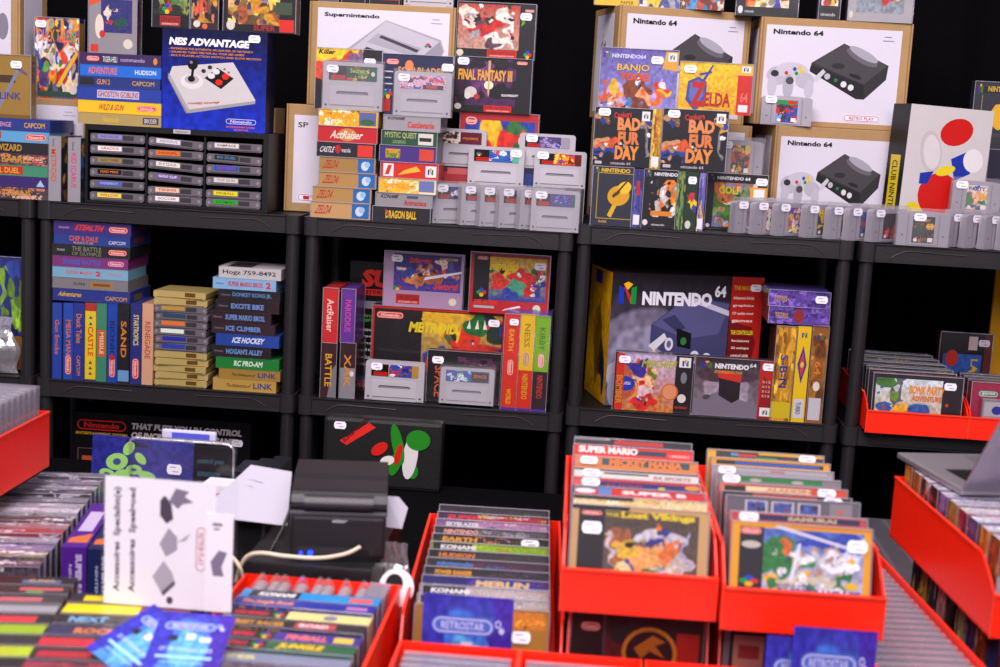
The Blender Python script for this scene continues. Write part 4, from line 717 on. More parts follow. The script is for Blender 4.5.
stack(.008, zu, top=222.5, rows=[
 ('blue boxed game with yellow script, bottom of the seven lying on the upright row', 53, 130, 14, [T('Adventures', .06, .35, .3, .4, 'D8B048', 0, 2, 2), T('CAPCOM', .68, .2, .28, .35, 'D8A840')], dict(base='2C3C94', right=[('r', .2, .2, .6, .7, '7A7038')])),
 ('grey boxed game with a small orange mark in the stack of seven', 52.5, 128, 12.5, [T('SUPER', .28, .35, .16, .25, '3A3438'), ('r', .5, .2, .8, .75, 'B08850'), ('r', .54, .35, .76, .6, '8A5830')], dict(base='8E888C')),
 ('pale blue boxed game with pink lettering in the stack of seven', 52.5, 128, 12, [T('SUPER MARIO', .18, .35, .36, .34, 'D07888', 0, 2), T('2', .57, .25, .07, .5, 'D83848', 0, 3), T('Nintendo', .74, .4, .18, .25, 'D08890')], dict(base='88B8D0', D=.125)),
 ('magenta boxed game with blue lettering in the stack of seven', 52.5, 128, 12.5, [T('SNAKE RATTLE', .14, .25, .5, .5, '5068C8', 0, 2), NP(.73, .25, .22, .5, 'C85888')], dict(base='8A3A80')),
 ('black boxed game with pale brushed lettering in the stack of seven', 52.5, 130, 13, [T('THE BATTLE', .25, .45, .38, .42, '8A8C70', 0, 1), T('OF OLYMPUS', .25, .08, .38, .3, '8A8C70', 0, 1), NP(.72, .25, .24, .5), T('nes', .06, .4, .1, .2, 'B0A8B0')], dict(base='242226')),
 ('blue boxed game with orange rescue lettering, second from the top of the stack of seven', 54, 130, 12, [T('CHIP & DALE', .2, .35, .38, .5, 'D86028', 0, 2), T('CAPCOM', .72, .2, .22, .35, 'D8D8E8'), T('RESCUE', .26, .1, .26, .2, 'E0A030')], dict(base='27479A', right=[('r', .2, .3, .7, .8, '904838')])),
 ('purple boxed game with a red slanted title, topmost of the stack of seven', 54, 131, 14, [T('STEALTH', .26, .3, .36, .5, 'E04030', 0, 3, 3), NP(.71, .25, .25, .5), T('nintendo', .06, .4, .14, .2, 'B0A0C8')], dict(base='4A2E84', right=[('r', .3, .3, .7, .6, '8A3048')])),
], D=.14)
# stack of loose cartridges
z = L1; n = 0
seq = ['g']*5+['n']*6+['g']*2
hh = [7.6, 7.6, 7.6, 7.6, 8.2]+[8.6, 8.2, 8.4, 8.6, 8.2, 8.0]+[8, 8]
info = [None]*5+[('3848A8', 'blue'), ('3038A0', 'indigo'), ('D8E0D8', 'white'), ('D87838', 'orange'), ('38506A', 'dark teal'), ('B89048', 'tan')]+[None]*2
gn = ['bottom', 'second', 'third', 'fourth', 'fifth']
for i, k in enumerate(seq):
    h = hh[i]*.00209; x = xat(180.5+[0, 1, -1, 1, 0, 0, 1, -1, 0, 1, 0, 0, -1][i], z, .012); W = .122
    if k == 'g':
        lab = f'gold plastic cartridge, {gn[i]} of the gold ones under the grey cartridges' if i < 5 else ('gold plastic cartridge lying right on top of the grey cartridges' if i == 11 else 'gold plastic cartridge, topmost of the loose cartridge stack')
        nes_cart(lab, x, .012, z, W=W, H=h-.0003, lab=None, body='E8CE8A', group='loose cartridges stacked on the left middle shelf', rz=[0, .04, -.03, .05, 0][i % 5])
    else:
        nes_cart(f'grey cartridge with {info[i][1]} end label in the loose stack', x, .012, z, W=W, H=h-.0003, lab=info[i][0], txt=None, group='loose cartridges stacked on the left middle shelf', rz=[.02, -.02][i % 2])
    z += h
# black label stack
BK = '2A1E24'
def bt(s, x, w, c='78A0D8'): return [T(s, x, .28, w, .48, c, 0, 2), T('Nintendo', .04, .4, .15, .2, '8A7880')]
stack(.008, L1, top=268, rows=[
 ('gold boxed game with blue lettering, very bottom of the right hand stack of eleven', 213, 276, 13, [T('The Adventure of', .2, .3, .38, .3, '3A2C18', 0, 1, 2), T('LINK', .64, .25, .30, .5, '2C3C90')], dict(base='C4A254')),
 ('gold boxed game with blue lettering, second from the bottom of the stack of eleven', 219, 280, 11, [T('The Adventure of', .2, .3, .38, .3, '3A2C18', 0, 1, 2), T('LINK', .64, .25, .30, .5, '2C3C90')], dict(base='B08C40')),
 ('green boxed game with white lettering in the stack of eleven', 216, 279, 12.5, [T('RC PRO-AM', .28, .25, .45, .5, 'E0F0E0', 0, 2, 1)], dict(base='1E8A3C')),
 ('black boxed game with blue capitals just above the green one', 212, 271, 12.5, bt("HOGAN'S ALLEY", .24, .62), dict(base=BK)),
 ('blue boxed game with white slanted lettering in the stack of eleven', 216, 279, 13, [T('ICE HOCKEY', .25, .25, .50, .5, 'E8ECF8', 0, 2, 2)], dict(base='2450A8')),
 ('dark red-brown boxed game with blue capitals above the blue one', 212, 275, 11.5, bt('ICE CLIMBER', .22, .56), dict(base='3A2430')),
 ('dark boxed game with pale blue capitals in the middle of the stack of eleven', 211, 271, 12.5, bt('SUPER MARIO BROS.', .24, .66), dict(base='32202A')),
 ('dark boxed game with bright blue capitals, fourth from the top of the stack of eleven', 216, 279, 12, bt('EXCITE BIKE', .24, .52), dict(base=BK)),
 ('dark boxed game with grey-blue capitals, third from the top of the stack of eleven', 219, 280, 12, bt('DONKEY KONG JR.', .22, .64, '6890C0'), dict(base='221E26')),
 ('light blue boxed game with red capitals, second from the top of the stack of eleven', 213, 276, 12, [T('SUPER MARIO BROS.', .24, .28, .56, .44, 'C84058', 0, 2), T('2', .84, .2, .08, .6, 'D83838', 0, 3), T('nintendo', .05, .4, .12, .2, '6A5868')], dict(base='90BCE0')),
 ('white boxed game with hand written black characters, topmost of the stack of eleven', 219, 281, 12, [T('Hogz 759-8492', .06, .25, .86, .5, '241E24', 0, 1)], dict(base='CCC4C8', top=[('r', .1, .1, .5, .9, '403840')])),
], D=.12)
# ---- middle unit, middle shelf
L1c = -.407
def vs(lab, xl, xr, yt, yb, z0, col, tx, tc, rcol='1C1A20', Y=.012, fr=None, **k):
    return gb(lab, xl, xr, yt, yb, Y, z0, D=.12, front=(fr or [])+([T(tx, .25, .2, .45, .6, tc, 90)] if tx else []), base=col, cols=dict(left=rcol), **k)
_, v1 = vs('brown spined boxed game with a torn silver corner, lower left on the middle shelf', 321, 336, 343, 401, L1c, '4A2026', 'BATTLE', 'E8B020', '242028', fr=[('p', [(1, 0), (1, .62), (.7, .5), (.45, 0)], '8A868C')])
_, v2 = vs('brown spined boxed game with a grey lower half beside the torn one', 340, 355, 343, 402, L1c, '42222A', 'XAK', 'E09848', '242028', fr=[('r', 0, 0, 1, .55, '98949A'), ('e', .78, .45, .14, .05, 'E8E0E0')])
vs('red spined boxed game standing on the torn brown one', 323, 338, 288, 343, v1+.0004, 'D02A2A', 'ActRaiser', 'F0D8C8', '2A3080')
vs('purple spined boxed game standing on the grey and brown one', 341.5, 355, 289, 343, v2+.0004, '7038A0', 'PARODIUS', 'D850A8', '3A2A70')
gb('large black console box with a red block title, half hidden at the left', 348, 470, 264, 394, .155, L1c, D=.12, name='console_box', front=[T('SUPER', .09, .80, .60, .14, 'E83828', 0, 3, 1), ('r', .06, .735, .9, .785, 'D83428'), T('ENTERTAINMENT SYSTEM', .08, .745, .7, .03, '201C20'), ('r', .07, .63, .9, .69, '8E8A94'), T('Nintendo', .07, .56, .3, .03, '58B058'), T('entertainment', .07, .525, .3, .03, '58B058')]+[T(s, .10, .45-.055*i, .18, .028, 'D8D8D8') for i, s in enumerate(['Sound', 'Speed', 'Sharp', 'High', 'Visual', 'Super'])]+[('r', .0, .05, 1, .09, '2878C8'), NP(.08, .0, .22, .06)], base='18161A', sleeve=False)
_, m1 = gb('wide black and red boxed game with a yellow block title and red beast painting', 371, 506, 309, 404, .10, L1c, D=.05, front=[('r', 0, .97, 1, 1, 'C82820'), ('r', .0, 0, .015, 1, 'C82820'), ('r', .965, 0, 1, .97, 'B82C28'), ('g', .37, .0, .96, .96, ('3A3070', 'E0B830'), [(.15, .35, .2, .22, '3848A8'), (.12, .3, .1, .18, 'D84028'), (.4, .75, .2, .12, 'E8C030'), (.5, .45, .2, .2, 'D83420'), (.75, .45, .2, .25, 'C83028'), (.6, .7, .12, .2, 'D84020'), (.72, .92, .16, .12, '2E7840'), (.9, .85, .1, .15, '284038'), (.35, .2, .2, .1, 'D04028'), (.9, .3, .08, .25, '28389A')], 13), ('p', [(.70, .80), (.73, .80), (.72, .90)], 'F0ECE0'), ('p', [(.76, .80), (.79, .80), (.78, .91)], 'F0ECE0'), ('p', [(.82, .80), (.85, .80), (.83, .91)], 'F0ECE0'), T('SUPER', .36, .86, .22, .08, 'E8B828', 0, 3, 1), T('METROID', .27, .72, .36, .12, 'E8D028', 0, 3, 1), NP(.03, .86, .20, .075)], base='221A1C', cols=dict(left='C82820'), st=(.90, .88))
_, c5 = gb('lilac edged boxed game with a warrior coloured painting, above the black title box', 384, 463, 253, 308, .105, m1+.0004, front=[('g', .12, .30, .97, .97, ('5A48A0', '3A2E70'), [(.35, .35, .1, .3, 'D89058'), (.5, .45, .09, .28, 'C88050'), (.6, .3, .15, .12, 'B06840'), (.75, .55, .12, .2, 'D84840'), (.2, .5, .15, .15, '4858A8'), (.9, .6, .08, .25, '6058A8'), (.7, .75, .1, .1, 'E8D0C0')], 9), ('r', .16, .06, .45, .22, 'B02028'), *snes_logo(.16, .05, .30, .18, 'C82828'), ('p', [(.5, .5), (.98, .66), (.98, .70), (.52, .56)], 'F0ECF4'), T('Magic', .30, .78, .28, .13, 'D84048', 0, 2, 2), T('Sword', .62, .34, .30, .14, 'E04848', 0, 2, 2), T('CAPCOM', .70, .88, .22, .05, 'E8C060', 0, 2), *dots4(.13, .30, .09, .1), ('e', .88, .13, .05, .07, 'E8DCC8')], base='B898B8', cols=dict(left='BCA0C8'), st=(.16, .88))
gb('smaller red framed boxed game with the same red beast painting, topmost at the right', 470, 549, 254, 314, .085, m1+.0004, front=[('r', .04, .18, .25, .97, '1E1A1E'), ('g', .24, .22, .96, .94, ('2848A0', 'E8C030'), [(.3, .7, .2, .15, 'E8B828'), (.2, .4, .12, .2, 'D84028'), (.6, .55, .22, .2, 'D83428'), (.75, .35, .1, .2, 'C83028'), (.5, .3, .2, .15, '58A888'), (.85, .75, .1, .1, '2E7840'), (.4, .15, .2, .1, '3050A8'), (.88, .4, .1, .3, '3048A0')], 17), T('SUPER', .26, .84, .24, .07, 'E8C828', 0, 3, 1), T('METROID', .24, .72, .36, .11, 'F0D828', 0, 3, 1), *dots4(.10, .28, .1, .12), T('SUPER NINTENDO', .06, .14, .3, .08, 'E84838', 0, 2), ('r', .06, .08, .32, .12, 'B8C0C0'), NP(.08, .88, .14, .06), ('e', .86, .11, .05, .07, 'D8E0D0'), ('p', [(.42, .05), (.66, .12), (.64, .15), (.45, .08)], 'F4E8E8')], base='C42430', cols=dict(left='5A1820'), st=(.88, .82))
a = atY(394, 380, .01); snes_cart('grey cartridge with a gold edged blue label standing at the front of the middle shelf', a[0], .02, L1c, W=.134, H=.090, art=[('a', .38, 0, .86, 1, ['3A50A8', 'C84038', 'E8E0E8', '283878', 'A04848'], 7, 16)], st=(.19, .86), side='B08A40')
gb('dark boxed game with orange vertical lettering behind the tilted cartridge', 427, 500, 352, 407, .045, L1c, D=.03, front=[T('SPACE', .10, .1, .12, .6, 'D86830', 90), ('a', .4, .0, 1, .9, ['282428', '3A3840', '58304A'], 3, 10)], base='221E22', st=(.14, .82))
a = atY(467, 384, .02); snes_cart('tilted bagged grey cartridge with a lively blue and green label', a[0], .016, L1c+.004, W=.122, H=.082, art=[('a', 0, 0, .58, 1, ['3858A8', 'E8E0E8', '58A858', '8858A8', '88C0D0'], 11, 16), ('r', .6, .1, .98, .9, '201C20'), T('SPACE', .64, .4, .3, .3, 'D86830')], st=None, bag=True, side='58506A', tilt=-.12)
for lab, xl, xr, base, fr in [
 ('red spined boxed game with white tag, first of the bright upright three', 503, 518, 'D83C28', [T('EARTH', .3, .62, .34, .22, 'E8B030', 90), NP(.28, .36, .44, .17, rot=90), T('WORLD', .3, .06, .34, .16, 'E8B820', 90)]),
 ('yellow and red spined boxed game, middle of the bright upright three', 518.5, 533, 'E8C020', [('r', 0, .0, 1, .42, 'D83820'), T('NESS', .3, .66, .4, .24, 'A88820', 90), NP(.28, .46, .44, .15, 'D8C8A8', 'C04030', rot=90), T('NINTENDO', .3, .12, .4, .26, 'D8B030', 90)]),
 ('lime green spined boxed game, last of the bright upright three', 533.5, 548, '88B828', [('r', 0, 0, 1, .42, '3A2A34'), T('KIRBY', .3, .64, .4, .24, '508830', 90), NP(.28, .46, .44, .15, 'E88898', rot=90), T('NINTENDO', .3, .14, .4, .24, 'D84838', 90)])]:
    fr = fr+[('r', 0, 0, 1, .025, '5A38A0')]
    gb(lab, xl, xr, 314 if xl < 520 else 316, 412, .010, L1c, D=.12, front=fr, base=base, cols=dict(right='3A7A48', top='6848A8'), st=(.6, .92, .020, .014) if xl < 510 else None)
# ---- right unit, middle shelf
L1d = L1+.017
gb('large black console box with a grey-blue console picture, yellow side and red strip', 606, 765, 275, 398, .092, L1d, D=.19, name='console_box', sleeve=False, rz=.26, front=[
  ('g', 0, 0, .78, 1, ('6A6478', '180F14'), [(.30, .40, .42, .34, '7A7288', .05), (.32, .36, .3, .26, '8E88A0', .05)], 4),
  ('p', [(.27, .62), (.50, .84), (.78, .80), (.78, .36), (.60, .22), (.27, .48)], '4A4870'), ('p', [(.28, .62), (.50, .83), (.78, .79), (.72, .56), (.50, .52)], '5E5C88'), ('p', [(.52, .80), (.78, .70), (.78, .74), (.55, .83)], 'C8C4D8'), ('p', [(.34, .66), (.42, .70), (.50, .60), (.44, .57)], '403E66'),
  ('p', [(.44, .60), (.54, .56), (.54, .44), (.45, .46)], '141218'), ('e', .49, .50, .02, .03, '3A7A48'), ('e', .395, .475, .028, .05, 'D0CCDC'), ('e', .57, .38, .032, .05, 'D8D4E4'), ('e', .65, .36, .035, .055, 'D8D4E4'), ('e', .395, .475, .015, .028, '6A6880'), ('e', .57, .38, .018, .028, '6A6880'), ('e', .65, .36, .02, .03, '6A6880'),
  ('p', [(.26, .46), (.36, .56), (.38, .52), (.30, .42)], 'D0CCD8'), ('e', .14, .24, .16, .12, 'A8A4B4'), ('e', .26, .26, .14, .09, 'B4B0C0'), ('e', .26, .37, .018, .02, '3A9048'), ('e', .30, .40, .018, .025, 'E0C030'), ('e', .33, .37, .018, .025, 'E0C030'), ('e', .22, .33, .02, .015, 'C83838'), ('e', .06, .12, .05, .14, '9A96A8'),
  T('NINTENDO', .20, .765, .46, .105, 'E4E0EC', 0, 3), T('64', .675, .84, .075, .09, 'E4E0EC', 0, 2), *n64logo(.045, .77, .115, .15),
  ('r', .785, 0, 1, 1, 'B82A24'), ('p', [(.785, 0), (.9, .0), (.97, .5), (.94, .62), (.80, .66), (.785, .68)], '7A1A1C'), T('THE MACHINE', .80, .90, .16, .035, 'E0A030', 0, 2)]+[T(s, .80, .83-.06*i, .14, .024, 'E8D8D0') for i, s in enumerate(['Advanced 64-bit', 'graphics', 'CD quality sound', 'games'])]+[T('THE CONTROLLER', .80, .56, .15, .035, 'E0C030', 0, 2)]+[T(s, .81, .50-.055*i, .12, .024, 'E8D8D0') for i, s in enumerate(['Revolutionary', '3D analogue', 'control stick', 'and more'])],
  base='1C1418', cols=dict(left='D8A018', top='3A3038', right='B82A24'), left=[('r', .25, .88, .55, .98, '3A3890'), ('g', .1, .05, .95, .85, ('E0A818', 'E0A818'), [(.5, .5, .2, .4, '8A6818'), (.7, .3, .15, .2, '5A4010'), (.3, .6, .1, .2, 'C08018'), (.8, .2, .1, .15, '28285A')], 6)], st=(.945, .92))
gb('boxed game with an orange and violet cover at the front of the right middle shelf', 614, 692, 354, 411, .012, L1d, front=[('g', .04, 0, .78, 1, ('D88838', 'C8B8D8'), [(.4, .38, .2, .28, 'E89850'), (.4, .52, .1, .12, 'F0C8A0'), (.45, .12, .2, .15, 'D83828'), (.5, .3, .12, .1, 'E8C8D0'), (.35, .75, .25, .12, '4838A0'), (.75, .2, .08, .08, 'C88828'), (.6, .65, .1, .12, '6A8838'), (.15, .5, .15, .3, 'C06848')], 7), ('r', .78, 0, 1, 1, '28222A'), T('MISCHIEF', .34, .76, .44, .14, 'B8B828', 0, 2, 1), ('e', .14, .46, .13, .13, '2848B8'), T('AUSSI', .07, .44, .14, .05, 'F0ECF0'), ('r', .02, .0, .12, .98, 'D83828'), T('BOMBER', .03, .1, .08, .5, 'C8A030', 90), ('e', .72, .36, .11, .15, 'D87850'), ('e', .72, .36, .09, .125, 'E8A078'), ('r', .82, .80, .97, .97, 'F0ECF0'), *n64logo(.86, .82, .08, .11), ('e', .88, .26, .055, .075, 'E8E0D8'), ('e', .89, .62, .04, .1, '8A8890'), T('NINTENDO', .80, .08, .16, .04, 'D84838')], base='2A242C', cols=dict(left='5A5860'), st=(.12, .88))
gb('dark violet boxed accessory with a red topped memory block on its cover', 694, 775, 359, 417, .010, L1d, front=[('g', 0, 0, .8, 1, ('9A8A98', '3A2A34'), [(.5, .45, .35, .35, 'B0A0B0', .06), (.5, .7, .5, .12, '5A4450', .05)], 5), ('p', [(.0, .0), (.0, .25), (.3, .42), (.8, .22), (.8, .0)], '8A7E90'), ('p', [(.28, .72), (.34, .80), (.58, .72), (.57, .60), (.30, .66)], 'D83828'), ('p', [(.30, .66), (.57, .60), (.57, .32), (.48, .24), (.31, .36)], '2A222C'), ('e', .16, .32, .05, .04, '5A505C', .3), ('r', .80, 0, 1, 1, 'C82C24'), ('p', [(.8, 0), (.95, 0), (1, .5), (.85, .75)], 'A02020'), T('NINTENDO', .24, .82, .42, .09, 'F0ECF4', 0, 3), T('64', .67, .87, .08, .07, 'F0ECF4'), T('EXPANSION PAK', .24, .74, .35, .05, 'D8A038', 0, 2), *n64logo(.08, .82, .12, .11), ('r', .83, .05, .97, .20, 'F0ECF0'), *n64logo(.87, .08, .06, .08)]+[T('512', .84, .62-.08*i, .10, .04, 'E8C0B0') for i in range(4)], base='3A2E3A', cols=dict(left='B8A050'), st=(.90, .90))
for lab, xl, xr, base, fr in [
 ('gold spined boxed game with blue lettering, first of three upright beside the accessory', 773.5, 793, 'D0982A', [('a', 0, 0, 1, 1, ['D09A2C', 'E8B838', 'B07820', 'E0A830'], 3, 14), T('S-B-N', .3, .35, .4, .35, '2A3A98', 90), ('r', 0, .03, 1, .2, 'D8C020')]),
 ('yellow spined boxed game with a diamond mark, middle of the three upright', 794.5, 808, 'ECC818', [('p', [(.5, .80), (.85, .60), (.5, .40), (.15, .60)], '50409A'), ('p', [(.5, .74), (.7, .6), (.5, .46), (.3, .6)], 'D84838'), ('e', .5, .6, .12, .03, 'E8D050'), *n64logo(.3, .88, .4, .06), ('r', .12, .04, .88, .24, 'D8D4DC'), T('TURBO', .3, .08, .35, .13, '38343A', 90)]),
 ('brown spined boxed game with a white panel, last of the three upright', 809.5, 825, 'A06828', [('a', 0, .2, 1, .9, ['9A6428', 'B07830', '7A4A1C'], 3, 12), *n64logo(.3, .86, .4, .06), T('64', .3, .5, .4, .14, 'E88830', 90), ('e', .5, .38, .22, .05, 'E8E0D8'), ('r', .10, .03, .88, .26, 'D0CCD4')])]:
    _, zz = gb(lab, xl, xr, 326, 421, .006, L1d, D=.12, front=fr, base=base, cols=dict(left='5A4026', top='6A5840'))
stack(.004, zz+.0004, top=291, rows=[
 ('purple marbled boxed game lying on the upright three, lower of the pair', 769, 829, 17, [('a', 0, 0, 1, 1, ['6A4AA8', '9A78D0', '4A3088', '7A58B8'], 3, 30), T('TETRIS', .1, .3, .22, .35, 'D0A838'), ('e', .5, .5, .09, .4, 'A02A30')], dict(base='5A4098', cols=dict(left='4A2A20'), dy=0)),
 ('purple marbled boxed game with white tag, upper of the lying pair', 769, 830, 16, [('a', 0, 0, 1, 1, ['6A4AA8', '9A78D0', '4A3088', '7A58B8'], 7, 30), T('TETRIS', .08, .3, .22, .35, 'D0A838')], dict(base='5A4098', cols=dict(left='4A2A20'), st=(.86, .55)))], D=.13)
# ================================================================== LOWER AND SIDE SHELVES
gb('black console box with a red lozenge logo on the bottom shelf at the left', 72, 249, 417, 556, .10, -.812, D=.20, name='console_box', sleeve=False, front=[
  ('pill', 'Nintendo', .02, .855, .29, .095, '1A1416', 'E83830'), T('ENTERTAINMENT SYSTEM', .02, .825, .29, .022, 'D0A828', 0, 2), T('THAT PUTS YOU IN CONTROL', .33, .89, .62, .05, 'C8BCC0', 0, 3, 1), T('OF INCREDIBLE VIDEO GAMES', .33, .82, .60, .05, 'C8BCC0', 0, 3, 1),
  ('r', .03, .35, .33, .72, '6A5450'), ('r', .035, .355, .325, .715, '1E181A'), ('r', .06, .4, .2, .62, '2878C0'), ('r', .055, .62, .2, .66, 'B05838'),
  T('the most advanced and', .55, .70, .36, .03, '5A98A8'), T('entertainment system', .55, .65, .32, .03, '5A98A8'), T('ever!', .55, .60, .08, .03, '5A98A8')], base='17131A', st=(.93, .84))
def case(lab, Y, z0):
    X0, X1 = xat(322, -.5, Y), xat(441, -.5, Y); t = atY(380, 420, Y)[2]; W, H = X1-X0, t-z0
    r = thing('carrying_case', lab, 'case', ((X0+X1)/2, Y, z0), (-.04, 0, 0))
    m = MB(); m.bbox(-W/2, W/2, 0, .05, 0, H, '1E1C1E', .009)
    m.art((-W/2, 0, 0), (W, 0, 0), (0, 0, H), [T('SUPER NINTENDO', .10, .62, .34, .055, '701812', .72, 2)][:0]+[('p', [(.14, .66), (.20, .60), (.44, .88), (.38, .94)], 'D82C22'), T('SUPER NINTENDO', .185, .635, .36, .055, '4A0E0A', .80, 2),
      ('g', .0, .0, .001, .001, ('1E1C1E', '1E1C1E'), [], 1)][:2])
    m.build('shell', MS, r)
    e = MB()       # raised rubber-like coloured shapes, kept abstract
    def blob(cx, cz, rx, rz, col, a=0, d=.003):
        n = 18; p = []
        for i in range(n):
            t_ = 2*math.pi*i/n; x, z = rx*math.cos(t_), rz*math.sin(t_); p.append((cx+x*math.cos(a)-z*math.sin(a), cz+x*math.sin(a)+z*math.cos(a)))
        e.prism(p, 'y', -d, 0, col)
    blob(W*.30, H*.74, .026, .022, '2E8A2A', 0, .003); blob(W*.13, H*.66, .012, .045, '2E8A2A', .25, .0026); blob(W*.24, H*.50, .016, .050, 'D8D2D4', -.1, .0024)
    blob(W*.12, H*.40, .012, .030, '2E8A2A', -.3, .0028); blob(W*.26, H*.30, .013, .018, '2E8A2A', .2, .002); blob(-W*.02, H*.58, .020, .012, 'D02A22', .6, .0034)
    blob(W*.05, H*.42, .016, .010, 'E0DAD8', .3, .003); blob(W*.14, H*.52, .007, .024, 'C82820', -.2, .0036)
    e.build('raised_emblem', MP, r)
    sticker(r, -W*.36, -.001, H*.88); return r
case('black carrying case with a red diagonal band and green and white raised shapes', -.16, TZ+.0005)
# far left compartment
a = atY(2, 345, .06)
gb('blue card with pale green print standing in the far left compartment', -40, 22, 256, 300, .08, L1, D=.02, name='blister_card', front=[('a', 0, 0, 1, 1, ['28388A', '98C040', '34489A', '98C040', '6A9038'], 12, 18), ('r', 0, 0, 1, .30, 'B07828')], base='28348A', cat='pack')
def bag(lab, name, cx, cz, Y, w, h, col, m=MG, seed=3, inner=None, loc=None, dep=.05):
    r = thing(name, lab, 'bag', loc); b = MB(); nx, nz = 22, 22
    for sd_ in (0, 1):
        n0 = len(b.v)
        for j in range(nz+1):
            for i in range(nx+1):
                u, v = i/nx, j/nz; x = (u-.5)*w*(1-.25*v+.1*math.sin(v*9+seed)); z = v*h
                bul = math.sin(u*math.pi)**.6*math.sin(min(1, v*1.2+.08)*math.pi)**.6 if 0 < u < 1 else 0
                nn = float(vnoise(np.array([u*6.+seed]), np.array([v*6.]), seed+sd_)[0]-.5)*.6+float(vnoise(np.array([u*15.]), np.array([v*15.+seed]), seed+sd_+5)[0]-.5)*.3
                y = (-1 if sd_ == 0 else 1)*dep*.5*max(0, bul)*(1+nn*.8)+nn*.006; b.v.append((x, y, z+nn*.006*(v > 0)))
        for j in range(nz):
            for i in range(nx):
                q = n0+j*(nx+1)+i; f = (q, q+1, q+nx+2, q+nx+1); b.f.append(f if sd_ == 0 else f[::-1]); b.c.append(C(col))
    b.build('bag', m, r)
    if inner: inner(r)
    return r
def pad(r):
    m = MB(); m.bbox(-.055, .055, -.012, .012, .03, .085, '7A747C', .008); m.art((-.055, -.012, .03), (.11, 0, 0), (0, 0, .055), [('r', .12, .3, .3, .45, '242026'), ('r', .18, .2, .24, .56, '242026'), ('e', .7, .4, .06, .1, '50305A'), ('e', .84, .5, .06, .1, '50305A')]); m.build('game_controller', MC, r)
bag('crinkled clear bag with a grey controller in the far left compartment', 'plastic_bag', 0, 0, 0, .16, .13, 'FFFFFF', m=MG2, inner=pad, loc=(atY(-8, 340, .03)[0]-.014, .035, L1+.0005), seed=4, dep=.045)

# ------------------------------------------------------------------ red bins
def red_bin(label, x, y, w, L, z, hb=.10, hf=.048, rz=0, group=None, ribs=True):
    """x, y = front left corner; long side runs away from the front"""
    m = MB(); t = .0028; c = 'FF3216'
    m.box(0, w, 0, L, 0, t, c)
    prof = [(0, 0), (L, 0), (L, hb), (.075, hb), (.055, hb*.97), (.018, hf+.012), (.006, hf+.001), (0, hf)]
    for x0, x1 in ((0, t), (w-t, w)): m.prism(prof, 'x', x0, x1, c)
    m.box(t, w-t, 0, t, t, hf, c); m.box(t, w-t, L-t, L, t, hb, c)
    m.box(-.0015, w+.0015, -.0022, .0005, hf-.003, hf, 'FF4C30'); m.box(-.0012, .0006, -.001, .001, 0, hf, 'FF4C30'); m.box(w-.0006, w+.0012, -.001, .001, 0, hf, 'FF4C30')
    if ribs:
        for u in (.17, .80): m.box(w*u-.0006, w*u+.0006, -.0008, 0, .001, hf-.004, 'EC4028')
    m.box(-.0016, 0, .07, L, hb-.003, hb, 'FF4C30'); m.box(w, w+.0016, .07, L, hb-.003, hb, 'FF4C30')
    o = m.build('storage_bin', MR, None, (x, y, z), (0, 0, rz)); return tag(o, label, 'bin', group)
def lane(x, y, rz, u, v):      # local (u right, v back) -> world
    return x+u*math.cos(rz)-v*math.sin(rz), y+u*math.sin(rz)+v*math.cos(rz)
def upright(label, x, y, z, w, h, d, rz, front, base, lean=-.05, **k):
    """box standing in a bin: x, y = its front left lower corner"""
    cx, cy = lane(x, y, rz, w/2, 0)
    r = gamebox(label, -w/2, w/2, 0, h, 0, D=d, front=front, base=base, rz=rz, tilt=lean, **k); r.location = (cx, cy, z+(d*abs(math.sin(lean)) if lean < 0 else 0)); return r

# middle shelf of the right unit --------------------------------------------------------
ZE = L1+.015; bx = xat(866, ZE+.02, -.045)
red_bin('red bin of upright games on the middle shelf of the right unit', bx, -.045, .216, .36, ZE, hb=.08, hf=.050)
red_bin('red bin cut off by the right edge on the middle shelf', bx+.219, -.045, .216, .36, ZE, hb=.08, hf=.050)
upright('game with a sunny desert picture and orange title, front of the shelf bin', bx+.012, -.028, ZE+.0045, .190, .094+.028, .026, 0, [('g', .03, 0, .78, .93, ('C8A040', 'D8E0E8'), [(.15, .45, .12, .1, '3868B0', .08), (.65, .42, .18, .12, '3868B0', .08), (.4, .2, .3, .15, '7A9838'), (.35, .3, .1, .2, 'E8B028'), (.5, .15, .3, .1, 'C88838'), (.2, .15, .08, .08, 'A85830'), (.1, .9, .2, .08, '508038'), (.32, .85, .05, .4, '6A6878')], 7), T('BONK PARTY', .40, .66, .40, .16, 'E89828', 0, 3, 1), T('ADVENTURE', .44, .54, .34, .10, 'D87828', 0, 3), ('r', .80, 0, .98, .92, '26161C'), ('e', .84, .5, .02, .03, 'D04030')], '2A2428', st=(.86, .84), cols=dict(top='B04050'))
for i in range(9):
    upright(['dark sleeved game standing second in the shelf bin', 'game with a grey top edge, third in the shelf bin', 'game with tiny yellow lettering, fourth in the shelf bin', 'sleeved dark game, fifth in the shelf bin', 'sleeved dark game, sixth in the shelf bin', 'sleeved dark game, seventh in the shelf bin', 'sleeved dark game, eighth in the shelf bin', 'sleeved dark game, ninth in the shelf bin', 'sleeved dark game, last in the shelf bin'][i],
        bx+.008, .006+i*.033, ZE+.0045, .186, .124+.002*(i % 2), .026, 0, [('a', .02, .86, .98, .98, [['2A262C', '6A6470', '484450', 'B0A8B4'], ['302A30', 'B8A040', '5A545C']][i % 2], i, 14)], ['26222A', '302C34', '1E1C22'][i % 3], cols=dict(top=['8A8490', '5A5460', '38343C'][i % 3]))
